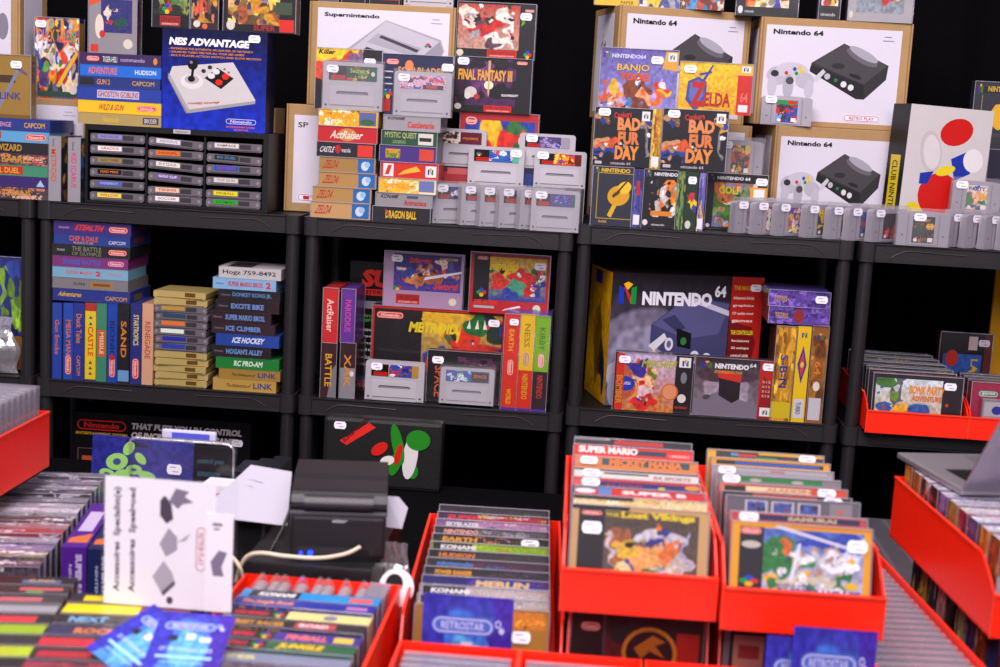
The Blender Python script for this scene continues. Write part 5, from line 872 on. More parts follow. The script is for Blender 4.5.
for i in range(4):
    upright(['magenta boxed game with a small pale lozenge in the second shelf bin', 'dark sleeved game in the second shelf bin', 'grey edged sleeved game in the second shelf bin', 'sleeved game at the back of the second shelf bin'][i], bx+.219+.010, .0+i*.035, ZE+.0045, .190, .112, .028, 0, [('r', 0, 0, 1, 1, 'A82850'), ('p', [(.3, .3), (.9, .7), (.9, .3)], '5848A0'), ('pill', 'game', .08, .72, .22, .12, '6A9080', 'E0E8E0')] if i == 0 else [], ['A02848', '2A262C', '6A6470', '302C34'][i])
for i in range(2):
    a_ = (bx+.219+.06+.07*i, -.022); r = gamebox(['small clear packed cartridge box with a blue mark, in the second shelf bin', 'small clear packed cartridge box with a red mark, in the second shelf bin'][i], a_[0]-.03, a_[0]+.03, ZE+.0045, ZE+.085, a_[1], D=.014, front=[('r', .05, .55, .95, .95, 'C0B8C0'), ('e', .5, .72, .18, .12, ['3048A0', 'C03030'][i]), ('r', 0, .2, 1, .36, ['8A848E', 'C03838'][i])], base='A8A0A8')
gb('dark boxed game with a blue and brown cover standing behind the shelf bins', 938, 990, 333, 398, .317, ZE, D=.022, front=[('g', .08, .0, .82, .72, ('2858A8', '3868B8'), [(.5, .35, .2, .25, '8A5A38'), (.4, .2, .2, .12, 'C89868'), (.75, .5, .12, .3, 'C8A848')], 6), ('e', .25, .66, .12, .11, 'C83828'), T('LAST', .62, .3, .14, .36, 'E0B830', 90), ('r', .55, .78, .72, .96, 'D8C8C8'), ('r', .86, 0, 1, 1, '6A3030')], base='221E22', st=(.84, .88), cols=dict(left='A03828'))
m = MB(); yp = xat(984, -.3, .345+.03); m.bbox(0, .30, 0, .012, 0, .34, 'D8A018', .003); o = m.build('yellow_panel', MB_, None, (yp, .36, ZE)); tag(o, 'plain yellow board standing at the back of the right unit', 'board')

# ------------------------------------------------------------------ upper bins
UZ = -.400
BW = .213
red_bin('red bin of upright games in the centre, left of the touching pair', .184, -1.285, BW-.009, .46, UZ, hf=.060, rz=.02)
red_bin('red bin of upright games right of the centre, with the running animals cover in front', .3935, -1.308, BW-.006, .48, UZ, hf=.058, rz=.02)
def remap(fr, a, b, lo=.0):
    out = []
    f = lambda v: a+b*max(lo, v)
    for q in fr:
        k = q[0]
        if k in ('r', 'a', 'g'): q = (k, q[1], f(q[2]), q[3], f(q[4]), *q[5:]) if q[4] >= lo else None
        elif k == 't': q = (k, q[1], q[2], f(q[3]), q[4], q[5]*b, *q[6:]) if q[3] >= lo-.07 else None
        elif k == 'pill': q = (k, q[1], q[2], f(q[3]), q[4], q[5]*b, *q[6:]) if q[3] >= lo-.06 else None
        elif k == 'e': q = (k, q[1], f(q[2]), q[3], q[4]*b, *q[5:]) if q[2] >= lo else None
        elif k == 'p': q = (k, [(x, f(y)) for x, y in q[1]], q[2])
        if q: out.append(q)
    return out
def topify(fr, y0=.78):
    out = []
    for q in fr:
        f = lambda v: max(0, min(1, (v-y0)/(1-y0)))
        if q[0] == 'r' and q[4] > .85 and q[2] > .7: out.append(('r', q[1], f(q[2])*.9, q[3], f(q[4]), q[5]))
        elif q[0] == 't' and q[3] > .7: out.append(('t', q[1], q[2], .15, q[4], .65, *q[6:]))
        elif q[0] == 'a' and q[4] > .9: out.append(('a', q[1], .05, q[3], .95, *q[5:]))
    return out
A1 = [
 ('tan edged boxed game with yellow blackletter title, front of the left centre bin', 'C8A474', [('r', 0, .94, .42, 1, '2A2428'), ('r', .05, 0, .24, .94, '2C272C'), ('r', .24, 0, .93, .93, '5A4C44'), ('g', .25, .0, .92, .80, ('6A5A50', '5A4A42'), [(.12, .5, .14, .35, 'A86840'), (.05, .5, .05, .3, 'C8BCC4'), (.28, .45, .12, .3, 'E0B838'), (.42, .3, .14, .2, 'E8A868'), (.5, .75, .16, .12, 'C8C0CC'), (.52, .6, .10, .10, '3A3890'), (.60, .35, .12, .2, 'D8A060'), (.74, .42, .10, .25, 'D87838'), (.72, .75, .12, .1, 'C0B8C4'), (.3, .15, .1, .1, '4838A0'), (.62, .15, .12, .1, '3E8048'), (.85, .3, .08, .25, 'C8B8B0'), (.80, .1, .12, .1, 'E0C8B8'), (.2, .1, .15, .08, 'E8D0A0'), (.88, .6, .03, .35, 'B0A8C8')], 5), T('THE', .245, .855, .10, .05, 'D8C028', 0, 2), T('Lost Vikings', .36, .82, .54, .12, 'E0C820', 0, 3), NP(.07, .86, .15, .06)], dict(st=(.15, .77), cols=dict(top='D8B080'))),
 ('boxed game with a pale yellow and blue top strip, second in the left bin', 'C8B0A0', [('a', 0, .75, 1, 1, ['E8D0A0', '88A8D8', 'F0E0C0', 'D8B060'], 3, 12), ('r', 0, .9, .45, 1, '3A343C')], {}),
 ('boxed game with white capitals on a red and blue strip in the left bin', 'C83848', [('r', 0, .93, 1, 1, '8A8898'), ('r', .28, .8, .98, .98, 'D83030'), T('SUPER B', .36, .84, .5, .10, 'F4ECF0', 0, 3), ('r', .18, .8, .28, .98, '6A90D0'), ('e', .08, .88, .08, .06, 'F4F0F4')], {}),
 ('boxed game with navy strip, red edge and orange ball mark in the left bin', '3A3478', [('r', 0, .93, 1, 1, 'D84848'), ('r', 0, .78, .2, .95, 'E86060'), T('SUPER', .26, .80, .3, .07, 'B03848'), ('e', .94, .88, .06, .06, 'E8A040'), ('e', .70, .82, .03, .03, 'D8D040')], dict(st=(.14, .90))),
 ('white boxed game with a grey sports wordmark in the left bin', 'E4DCD8', [('r', 0, .96, 1, 1, '3A363C'), ('r', .24, .88, .6, .93, '4A484E'), T('EA SPORTS', .64, .80, .30, .10, 'B08A90', 0, 3, 1)], dict(st=(.14, .88))),
 ('boxed game with spiky orange lettering on a teal panel in the left bin', 'D88848', [('r', .22, .7, .94, .96, '3A5A68'), T('MICKEY MANIA', .28, .72, .6, .19, 'E88838', 0, 3), ('r', 0, .6, .2, 1, 'D89060')], dict(st=(.11, .9))),
 ('red boxed game with white capitals on top strip in the left bin', 'E0382C', [('r', .5, .70, .78, .92, '34485A'), T('SUPER MARIO', .04, .72, .50, .20, 'F4F0F0', 0, 3), ('e', .57, .76, .03, .03, 'E8A030'), NP(.80, .72, .18, .08)], dict()),
 ('sleeved black and red edged boxed game, last in the left bin', '2E2A30', [('r', .34, .85, .76, .98, 'C83840'), ('r', 0, .95, .3, 1, 'A8A0A8')], dict(cols=dict(top='A8A0A8'))),
]
for i, (lab, base, fr, k) in enumerate(A1):
    x_, y_ = lane(.184, -1.285, .02, .0105+(.0015*((i*7) % 3-1)), .010+i*.0485)
    fr = remap(fr, .28, .72) if i == 0 else remap(fr, .91-.09/.22*.78, .09/.22, .78)
    if k.get('st') and i: k['st'] = (k['st'][0], .955, .026, .011)
    upright(lab, x_, y_, UZ+.004+[0, 0, 0, 0, .001, .008, .014, .014][i], .182, .1285, .026, .02, fr, base, lean=-.26, **k)
A2 = [
 ('yellow edged boxed game with a green and white picture, front of the right bin', 'E8A820', [('r', .42, .95, 1, 1, 'E09828'), ('r', .055, 0, .23, .94, '2E2A34'), ('g', .23, .0, .95, .93, ('C8C0D0', '4A70C0'), [(.15, .6, .2, .3, '388048'), (.4, .55, .2, .12, '409050'), (.75, .3, .1, .3, '2E7A40'), (.62, .5, .12, .25, 'B8B4C8'), (.68, .75, .15, .08, 'B89890'), (.85, .75, .15, .2, 'C8D0F0'), (.4, .25, .35, .12, 'C8C0B0'), (.2, .72, .08, .12, 'D87038'), (.35, .62, .15, .1, 'ECE8F0'), (.7, .6, .15, .12, 'ECE8F4'), (.12, .2, .08, .1, 'E8B038'), (.6, .88, .35, .1, '3850B0'), (.5, .1, .3, .1, 'E8E4E8'), (.9, .5, .12, .1, 'F0ECF4')], 9), ('p', [(.42, .25), (.45, .25), (.50, .75), (.48, .75)], 'E4E0F0'), ('p', [(.30, .95), (.95, .66), (.95, .70), (.34, .98)], 'D8D4E8'), NP(.06, .84, .15, .09), ('e', .14, .70, .07, .05, 'C8C0B8'), *dots4(.08, .15, .11, .12), T('RABBIT RAMPAGE', .34, .04, .60, .11, '4A48A0', 0, 3), T('BUGS BUNNY', .34, .16, .24, .04, '6A68A8', 0, 2), ('e', .87, .22, .05, .05, 'E0C030')], dict(st=(.90, .82))),
 ('pink and navy boxed game with white tag, second in the right bin', 'C05058', [('r', .2, .82, .95, .97, '34305A'), T('SAMURAI', .42, .84, .36, .11, 'C8B898', 0, 3), ('r', 0, .97, 1, 1, 'D87880')], dict(st=(.13, .9, .030, .016))),
 ('grey boxed game with four small pictures along its top in the right bin', '8A848E', [('r', .0, .5, 1, 1, '6E6874')]+[q for j in range(3) for q in (('r', .14+.20*j, .55, .31+.20*j, .90, 'C8C0C8'), ('a', .155+.20*j, .58, .295+.20*j, .87, ['4858A0', 'A04848', '5878C0', '3A2A38'], j, 8))]+[('r', .78, .5, .95, .96, '8E8890'), ('e', .86, .70, .02, .1, 'C86870')], {}),
 ('black boxed game with an orange stripe in the right bin', '2A262C', [('r', .24, .90, .74, .97, 'D86038'), T('NINTENDO', .06, .82, .16, .06, 'B04048')], dict(st=(.86, .93, .030, .012))),
 ('orange and cream boxed game with pale block lettering in the right bin', 'D85838', [('r', .20, .82, .72, .95, 'E8D8B0'), T('ALADDIN', .36, .84, .36, .09, 'C88878', 0, 3), ('r', 0, .8, .12, 1, 'E88858'), ('r', .03, .8, .2, .94, '2E2A32')], dict(st=(.84, .89, .030, .012))),
 ('boxed game with a green strip and round pale marks in the right bin', '8E8890', [('r', .18, .84, .86, .97, '2E8A48'), ('e', .32, .88, .05, .05, 'B8B0A8'), ('e', .66, .88, .05, .05, 'B8B0A8')], dict(st=(.12, .90, .028, .014))),
 ('pale grey boxed game with a faint red mark in the right bin', 'A8A0AA', [('r', .1, .88, .95, .96, 'B8B0B8'), ('r', .48, .88, .6, .93, 'C07878')], dict(st=(.12, .93, .028, .010))),
 ('yellow edged boxed game with a blue stripe in the right bin', 'E8A828', [('r', .04, .82, .95, .94, '3A363E'), ('r', .2, .84, .92, .92, '3A68C0')], dict(cols=dict(left='D8D0C8'))),
 ('yellow and black boxed game, last in the right bin', 'E8B020', [('r', .07, .80, 1, .98, '4A4650'), ('r', .44, .92, 1, 1, 'E8B828'), ('r', .26, .84, .42, .92, 'C84840'), ('r', .2, .86, .26, .94, '58A0D0'), ('r', .42, .80, .6, .86, '3E9048')], dict(st=(.86, .88, .030, .010), cols=dict(left='E8D8C0'))),
]
for i, (lab, base, fr, k) in enumerate(A2):
    x_, y_ = lane(.3935, -1.308, .02, .0115+(.0015*((i*5) % 3-1)), .010+i*.0475)
    fr = remap(fr, .25, .75) if i == 0 else (remap(fr, .82-.18*1, .36, .5) if i == 2 else remap(fr, .91-.09/.22*.78, .09/.22, .78))
    if k.get('st') and i: k['st'] = (k['st'][0], .955, .026, .011)
    upright(lab, x_, y_, UZ+.004+[0, 0, .009, .002, .002, .003, .004, .005, .006][i], .180, .1285, .025, .02, fr, base, lean=-.24, **k)
# right-hand bin and its row, the laptop on top ---------------------------------------------
rzU = .09; ux, uy = .748, -1.262
red_bin('large red bin at the right edge seen from its side, under the laptop', ux, uy, .225, .455, UZ, hb=.10, hf=.060, rz=rzU, ribs=False)
SP = [['B85828', 'E0A048', '8A4A20'], ['C86828', 'E8A030', 'D8B050'], ['4A3878', '8868A8', 'D0B0C0'], ['B83048', '6A2858', 'E8A8A0'], ['B88838', 'D8B060', '5A4078'], ['7A58A0', 'A888C0', '3A2858'], ['3A2430', '6A3840', 'A04848'], ['C83830', 'E8E0E0', '2A2028'], ['D08830', 'E8C050', 'A86820'], ['C87828', 'E0A040', 'B86020']]
SN = ['orange', 'amber', 'indigo', 'crimson', 'ochre', 'violet', 'dark maroon', 'scarlet', 'gold', 'rust']
for i in range(10):
    x, y = lane(ux, uy, rzU, .010, .022+i*.0425)
    upright(f'sleeved game with {SN[i]} side, {["first", "second", "third", "fourth", "fifth", "sixth", "seventh", "eighth", "ninth", "last"][i]} from the front in the bin under the laptop', x, y, UZ+.004, .186, .1215, .034, rzU, [('a', 0, .6, 1, 1, SP[i], i, 14)], ['B8B0C0', '9A94A8', '5A4A70'][i % 3], lean=0, left=[('a', 0, 0, 1, 1, SP[i]+[SP[i][0]], i+3, 8), ('r', .2, .1, .8, .3, SP[i][1])], top=[('a', 0, 0, 1, 1, ['C8C0D0', 'A8A0B8', 'D8B058' if i == 3 else '8A84A0', 'E8E4F0'], i, 12)], group='sleeved boxed games in the bin under the laptop')
lt = thing('laptop', 'open silver laptop resting on the games in the right bin', 'laptop', (.757, -1.020, UZ+.128), (0, 0, .22))
LWd, LDp = .325, .225; ltz = 0
m = MB(); m.bbox(0, LWd, 0, LDp, 0, .010, 'C0B8C0', .003)
m.build('base', MM, lt)
m = MB(); m.box(.03, LWd-.03, .02, .115, .0101, .0106, '2A282C')
for rr in range(5):
    for cc in range(13): m.box(.034+cc*.0202, .034+cc*.0202+.017, .024+rr*.018, .024+rr*.018+.0150, .0106, .0116, '1A181C')
m.build('keyboard', MC, lt)
m = MB(); m.box(LWd*.32, LWd*.68, .135, .205, .0101, .0104, 'B0A8B0'); m.build('trackpad', MM, lt)
m = MB(); m.bbox(0, LWd, -.0045, 0, 0, .215, 'BEB6C2', .002); m.box(.008, LWd-.008, .00001, .0006, .012, .207, '141216'); m.build('screen_lid', MM, lt, (0, .001, .0102), (.62, 0, 0))
# left-hand upper bin with clear cases ------------------------------------------------------
red_bin('red bin at the left edge seen from its side, filled with clear cases', -.935, -1.24, .218, .47, UZ, hb=.10, hf=.05, ribs=False)
def clearcase(label, group, W=.14, H=.125, D=.011, ins='B8AEBE', edge='8A8290'):
    r = thing('clear_case', label, 'case', (0, 0, 0), group=group)
    m = MB(); m.box(-W/2, W/2, 0, D, 0, H, 'FFFFFF'); m.build('case', MJ, r)
    m = MB(); e = .003; m.box(-W/2+e, W/2-e, .003, D-.002, .003, H-.004, ins, top=edge); m.art((-W/2+e, .003, .003), (W-2*e, 0, 0), (0, 0, H-.007), [('a', 0, .55, 1, 1, [ins, 'D8D0DC', '9A92A4', 'C8C0CC'], int(W*1e4+H*1e3) % 97, 8)]); m.build('insert', MB_, r); return r
c0 = clearcase('clear plastic case filed upright in the red bin at the left edge', 'clear cases in the bin at the left edge', W=.196, H=.143, ins='9C92A2', D=.016); c0.location = (-.826, -1.19, UZ+.004)
for i in range(1, 18): dup(c0, (-.826, -1.19+i*.0225, UZ+.004), (-.05, 0, 0))
# ------------------------------------------------------------------ lower bins on the table
red_bin('red bin of sleeved games standing on the table beside the printer', -.030, -1.285, .222, .545, TZ+.0003, hb=.125, hf=.06, rz=.045, ribs=False)
A3 = [('B08030', ['D88820', 'E8A030', 'F0C050'], 'MERLIN', 'E8C040', 'orange boxed game with a white tag, front of the bin beside the printer'),
 ('B8B0B8', ['C8C0C4', 'E0D8DC', 'A8A0A8'], 'KONAMI', 'F0ECF4', 'pale boxed game with a black maker band, second in the bin beside the printer'),
 ('B0A8B0', ['C8BCC0', 'D8B0A0', 'E0D8DC'], 'KONAMI', 'F0ECF4', 'pale boxed game with a black maker band and faint red print beside the printer'),
 ('34307A', ['4038A0', '3048A8', '8A3890'], 'MERLIN', 'E8C890', 'blue boxed game with large cream lettering in the bin beside the printer'),
 ('2A262C', ['3A343C', '5A4A58'], 'POWER RANGER', 'E8A830', 'black boxed game with amber lettering in the bin beside the printer'),
 ('3A303A', ['5A3A50', '8A4A60', '3868B8'], 'nintendo', '5888C8', 'plum coloured boxed game with a small blue mark in the bin beside the printer'),
 ('2E2A2E', ['4A444A', '3A343A'], 'HUDSON', 'D88838', 'charcoal boxed game with a small orange word in the bin beside the printer'),
 ('8A9838', ['98C028', 'D04838', 'B8D040'], 'KONAMI', 'E8E4E8', 'lime green boxed game with a grey maker word in the bin beside the printer'),
 ('26222A', ['302C34', '38509A', 'C87838'], 'EARTH', 'E8A020', 'black boxed game with a fiery word and white tag in the bin beside the printer'),
 ('3A343C', ['6A606A', 'A8A0A8'], 'NINTENDO', 'E8A8A0', 'grey boxed game with a pink lozenge in the bin beside the printer'),
 ('8A6A98', ['B888B0', 'D8C0D0', '6A4A80'], 'SKYBLAZER', 'E0D8E0', 'lilac boxed game with pale lettering near the back of the bin beside the printer'),
 ('4A2A58', ['B83048', 'C8C0B8', 'B8B838'], 'SUPER', 'D83838', 'purple edged boxed game with red and yellow print near the bin back beside the printer'),
 ('2A262C', ['38343A', '4A5A38'], '', '000000', 'dark sleeved boxed game at the very back of the bin beside the printer')]
for i, (base, pal, tx, tc, lab) in enumerate(A3):
    x, y = lane(-.030, -1.285, .045, .018, .030+i*.0375)
    fr = [('a', .35, .80, .98, .98, pal+[pal[0]], i+2, 10)]
    tp = [('a', 0, .1, 1, .9, [base]+pal, i+7, 12)]
    if tx: fr.append(T(tx, *( (.42, .80, .42, .15) if (tx == 'MERLIN' and i) else (.08, .82, .30, .12)), tc, 0, 3, 1)); tp.append(T(tx, .08, .2, .35, .55, tc, 0, 3, 1))
    if i in (1, 2, 7): fr.insert(0, ('r', .02, .78, .42, .98, '2A262C')); tp.insert(1, ('r', .02, .05, .42, .95, '2A262C'))
    fr = fr if i == 0 else remap(fr, .905-.095/.22*.78, .095/.22, .78)
    upright(lab, x, y, TZ+.0035+.0012*i, .184, .131, .025, .045, fr, base, lean=-.24, top=tp, st=[(.80, .72)] if i == 0 else [(.84, .95, .028, .011)] if i == 8 else None)
for lab, x, w, tx in [('red bin on the table beneath the left hand bin of upright games', .196, .192, 0), ('red bin on the table beneath the right hand bin of upright games', .402, .135, 1)]:
    red_bin(lab, x, -1.262, w, .46, TZ+.0003, hb=.1600, hf=.05, ribs=False)
upright('dark boxed game with an orange dragon disc under the left hand bin', .201, -1.225, TZ+.0035, .180, .142, .028, 0, [('r', 0, .0, .24, 1, '2A2228'), ('r', .24, 0, .26, 1, '5A5058'), ('g', .26, 0, .98, 1, ('A02828', '3A2830'), [(.5, .2, .5, .25, 'B02C28'), (.5, .85, .5, .15, '302830')], 4), ('r', .80, .2, .97, .84, 'C03028'), ('e', .60, .62, .21, .26, 'E09030'), ('e', .60, .62, .18, .22, '3A2028'), ('p', [(.48, .66), (.62, .80), (.72, .74), (.64, .70), (.72, .58), (.60, .64), (.54, .56)], 'C87828'), NP(.07, .80, .15, .09)], '2A242A', lean=-.02)
upright('dark boxed game with a small pink label under the right hand bin', .410, -1.225, TZ+.0035, .118, .138, .028, 0, [('r', .10, .50, .45, .90, 'D89A90'), ('r', .16, .66, .40, .80, 'B84848'), ('r', .0, 0, .06, 1, '8A8490')], '2A242A', lean=-.02)
# three small front bins of clear cases
FX = [-.020, .138, .300]
FN = ['left', 'middle', 'right']
for j, x in enumerate(FX):
    red_bin(f'small red bin of clear cases at the bottom edge, {FN[j]} of the three', x, -1.74, .155, .415, TZ+.0003, hb=.122, hf=.05, ribs=False)
    c1 = clearcase(f'clear case filed upright in the {FN[j]} small front bin', f'clear cases in the {FN[j]} small front bin', W=.139, H=.112, ins=['C8C0CC', 'C0B4C0', 'B8AEB8'][j]); c1.location = (x+.0775, -1.352, TZ+.0035)
    for i in range(1, 12): dup(c1, (x+.0775+.001*(i % 3-1), -1.352-i*.021, TZ+.0035), (0, 0, 0))
# right clear row with its bin, and the games below the laptop bin
rzR = .10
red_bin('red bin on the table full of clear cases between the two right hand bins', .612, -1.48, .148, .66, TZ+.0003, hb=.132, hf=.05, rz=rzR, ribs=False)
c2 = clearcase('clear case filed upright in the bin between the two right hand bins', 'clear cases in the bin between the two right hand bins', W=.134, H=.122, ins='B4AAB8', D=.012)
for i in range(26):
    x, y = lane(.612, -1.48, rzR, .074, .03+i*.0235)
    if i == 0: c2.location = (x, y, TZ+.0035); c2.rotation_euler = (0, 0, rzR)
    else: dup(c2, (x, y, TZ+.0035), (0, 0, rzR))
LP_ = [['2A2830', '5A6A90', '8A8490'], ['8A3038', '302838', 'A86870'], ['3A4A80', '8888A8', '2A2838'], ['B05038', '683028', 'E0A080'], ['4A3060', '8868A0', '2A2030'], ['A89878', '605848', '302C28'], ['2A282C', '5A5860', '181618'], ['C88890', '984858', 'E8C8C8'], ['3A3840', 'A8A8B0', '686870'], ['A86830', '5A4030', 'E0B050'], ['302C30', 'C8A038', '1C1A1C']]
LN_ = ['slate', 'dark red', 'blue', 'brick', 'plum', 'khaki', 'black', 'pink', 'silver', 'copper', 'black and gold']
for i in range(11):
    x, y = lane(.784, -1.30, rzU, .0, .01+i*.042)
    upright(f'boxed game with {LN_[i]} side in the row beneath the laptop bin', x, y, TZ+.0003, .186, .1640, .034, rzU, [('a', 0, .3, 1, 1, LP_[i], i, 12)], LP_[i][0], lean=0, left=[('a', 0, 0, 1, 1, LP_[i]+[LP_[i][0]], i+9, 8)], sleeve=False, group='boxed games in the row beneath the laptop bin')
# ================================================================== FOREGROUND, LEFT HALF
# flyers ------------------------------------------------------------------------------
def flyer(label, W, H, loc, rot, group=None):
    r_ = MB(); n = 8
    for i in range(n):
        z0, z1 = H*i/n, H*(i+1)/n
        r_.box(-W/2, W/2, -.0003+.0000, .0003, z0, z1, '4A42B4') if i in (0,) else r_.poly([(-W/2, -.0003, z0), (W/2, -.0003, z0), (W/2, -.0003, z1), (-W/2, -.0003, z1)], '4A42B4')
    r_.v, r_.f, r_.c = [], [], []
    r_.box(-W/2, W/2, -.0003, .0003, 0, H, '4A42B4')
    r_.art((-W/2, -.0003, 0), (W, 0, 0), (0, 0, H), [('g', 0, 0, 1, 1, ('5A90D8', '4A40B0'), [(.5, .45, .40, .45, '4A78D0', .15), (.5, .35, .25, .35, '68A8E0', .15), (.1, .6, .16, .7, '4440B0', .1), (.9, .6, .16, .7, '5038A8', .1)], 3),
      ('pill', 'RETROSTAR', .10, .70, .70, .14, '5A70C8', 'C8C8F0'), ('e', .84, .80, .035, .03, 'C8C8F0'), ('e', .84, .80, .02, .018, '4A48B4'), ('e', .88, .75, .03, .025, 'C8C8F0'),
      ('r', .22, .52, .34, .61, '38343E'), ('r', .44, .55, .56, .65, 'D8D0E0'), ('r', .63, .52, .78, .60, 'D8D0E8'), T('27 28 October 2022', .14, .36, .70, .055, 'B8C8F0', 0, 2), ('r', .12, .24, .86, .28, 'A8D0F0'), T('retro games beurs', .20, .15, .58, .04, 'B8D8F0', 0, 1)])
    return tag(r_.build('flyer', MP, None, loc, rot), label, 'flyer', group)
t1_ = atY(466, 596, -1.303); a0 = xat(421, -.46, -1.303); a1 = xat(511, -.46, -1.303)
flyer('blue and purple flyer standing before the games beside the printer', a1-a0, t1_[2]-TZ+.0, ((a0+a1)/2, -1.303, TZ+.0006), (0, 0, 0))
t1_ = atY(830, 629, -1.372); a0 = xat(788, -.46, -1.372); a1 = xat(871, -.46, -1.372)
flyer('blue and purple flyer standing before the right hand centre bin', a1-a0, t1_[2]-TZ, ((a0+a1)/2, -1.372, TZ+.0006), (0, 0, 0))
a0 = xat(762, -.46, -1.345); t1_ = atY(780, 632, -1.345); flyer('plain purple flyer half hidden behind the one at the right', .10, t1_[2]-TZ-.004, (a0+.05, -1.350, TZ+.0006), (0, 0, 0))

# printer on its cash drawer --------------------------------------------------------------
px0, px1 = xat(291, -.40, -1.10), xat(385, -.40, -1.10); PW = px1-px0; DZ = atY(320, 566, -1.125)[2]
m = MB(); dd = thing('cash_drawer', 'black cash drawer under the receipt printer', 'drawer', ((px0+px1)/2-.03, -1.125, TZ))
m.bbox(-.105, .085, 0, .33, 0, DZ-TZ, '262428', .003); m.build('housing', MC, dd)
m = MB(); m.bbox(-.097, .078, -.004, 0, .01, (DZ-TZ)*.86, '2E2A30', .0015); m.build('drawer_front', MC, dd)
PH_ = atY(340, 461, -.95)[2]-DZ
p = thing('receipt_printer', 'black receipt printer with two blue lights in front of the shelves', 'printer', ((px0+px1)/2, -1.105, DZ+.0004), (0, 0, .15))
m = MB(); hb = PH_*.62
m.bbox(-PW/2, PW/2, 0, .185, .006, hb, '242025', .006); m.box(-PW/2+.006, PW/2-.006, .005, .18, 0, .006, '141214')
m.art((-PW/2, 0, .006), (PW, 0, 0), (0, 0, hb-.006), [('r', .08, .10, .86, .26, '38343A'), ('r', .66, .08, .84, .24, '0C0A0C'), ('e', .38, .18, .012, .018, '502838'), ('e', .47, .18, .012, .018, '502838'), T('star', .43, .84, .16, .09, 'A8A4AC', 0, 3, 2)])
m.build('body', MC, p)
m = MB(); m.bbox(-PW/2-.001, PW/2+.001, -.001, .186, hb, hb+.006, '57535A', .002); m.build('trim_band', MC, p)
m = MB(); z0 = hb+.006; z1 = PH_
prof = [(.004, z0), (.002, z0+(z1-z0)*.35), (.016, z0+(z1-z0)*.72), (.060, z1-.004), (.075, z1), (.165, z1), (.184, z1-.014), (.185, z0)]
m.prism(prof, 'x', -PW/2, PW/2, '262228'); o = m.build('cover', MC, p)
bv = o.modifiers.new('b', 'BEVEL'); bv.width = .011; bv.segments = 2; bv.limit_method = 'ANGLE'
m = MB(); c = []
for k in range(9):
    t = k/8; c.append((-.004-.006*math.sin(t*math.pi), z0+.004+(z1-z0)*.50*t))
c += [(.012, z0+.004+(z1-z0)*.50), (.012, z0+.004)]
m.prism(c, 'x', -PW*.36, PW*.36, '3C383E'); m.build('paper_door', MC, p)
for lx, s_ in ((-.38, .6), (-.28, 1)):
    m = MB(); m.prism([(lx*PW+.0042*s_*math.cos(a_*math.pi/6), hb*.19+.0042*s_*math.sin(a_*math.pi/6)) for a_ in range(12)], 'y', -.0008, 0, 'FFFFFF'); m.build('status_light', ME, p)
# small dark box with rounded light rim left of printer
a = atY(243, 560, -.98); x0, x1 = xat(205, -.45, -.98), xat(265, -.45, -.98); zt_ = atY(240, 517, -.98)[2]
r = thing('loudspeaker', 'dark grey rounded box standing left of the printer', 'speaker', ((x0+x1)/2, -.98, TZ+.0003))
W_, H_ = x1-x0, zt_-TZ
m = MB(); m.bbox(-W_/2, W_/2, 0, .10, 0, H_, '6A666C', .008); m.build('housing', MC, r)
m = MB(); m.bbox(-W_/2+.006, W_/2-.006, -.002, .001, .006, H_-.006, '38363A', .0008); m.build('grille', MF, r)
# white sheets
def sheet(label, name, pts, col='B8B2C0', th=.0006, lines=0):
    b = MB(); P0 = [Vector(q) for q in pts]; n = (P0[1]-P0[0]).cross(P0[-1]-P0[0]).normalized()
    k = len(P0); o0 = P0[0].copy(); V = [q-o0 for q in P0]
    b.add([tuple(q+n*th) for q in V]+[tuple(q) for q in V], [tuple(range(k)), tuple(range(2*k-1, k-1, -1))]+[(i, k+i, k+(i+1) % k, (i+1) % k) for i in range(k)], col)
    if lines:
        U_ = V[1]-V[0]; W2 = V[-1]-V[0]
        for i in range(lines):
            f = .15+.7*i/lines; A_ = V[0]+W2*f+U_*.12+n*(th*1.2); B_ = V[0]+W2*f+U_*(.5+.3*((i*7) % 3)/3)+n*(th*1.2); h_ = W2*.012
            b.poly([A_, B_, B_+h_, A_+h_], 'B8B0C8')
    return tag(b.build(name, MB_, None, tuple(o0)), label, 'paper')
sheet('white printed sheets leaning between the sign and the printer', 'paper_sheet', [atY(200, 512, -1.02), atY(236, 520, -1.03), atY(287, 526, -1.03), atY(292, 472, -.93), atY(251, 465, -.93)], lines=6)
sheet('white receipt slip sticking out to the right of the printer', 'receipt', [atY(386, 527, -.99), atY(402, 529, -1.0), atY(408, 508, -.96), atY(399, 497, -.95), atY(386, 496, -.95)], lines=0)
# cables
def cable(label, pts, r, col):
    P_ = [Vector(q) for q in pts]; sm = []
    for i in range(len(P_)-1):
        a_, b_, c_, d_ = P_[max(i-1, 0)], P_[i], P_[i+1], P_[min(i+2, len(P_)-1)]
        for k in range(6):
            t = k/6; sm.append(.5*((2*b_)+(c_-a_)*t+(2*a_-5*b_+4*c_-d_)*t*t+(3*b_-a_-3*c_+d_)*t**3))
    sm.append(P_[-1]); o0 = sm[0].copy(); m = MB(); m.tube([q-o0 for q in sm], r, col, 8)
    return tag(m.build('cable', MC, None, tuple(o0), smooth=True), label, 'cable')
cable('white cable curving in front of the printer', [atY(360, 547, -1.112), atY(345, 554, -1.13), atY(318, 558, -1.15), atY(285, 556, -1.16), atY(262, 553, -1.16), atY(248, 556, -1.155), atY(240, 567, -1.15), atY(236, 582, -1.145)], .0030, 'D8CCB8')
cable('short white cable end beside the acrylic sign', [atY(222, 552, -1.15), atY(232, 557, -1.155), atY(240, 568, -1.16), atY(243, 580, -1.15)], .0028, 'D8CCB8')
cable('thin black cables hanging left of the printer', [atY(290, 510, -1.03), atY(282, 530, -1.05), atY(272, 548, -1.07), atY(266, 562, -1.09)], .0025, '1A181A')
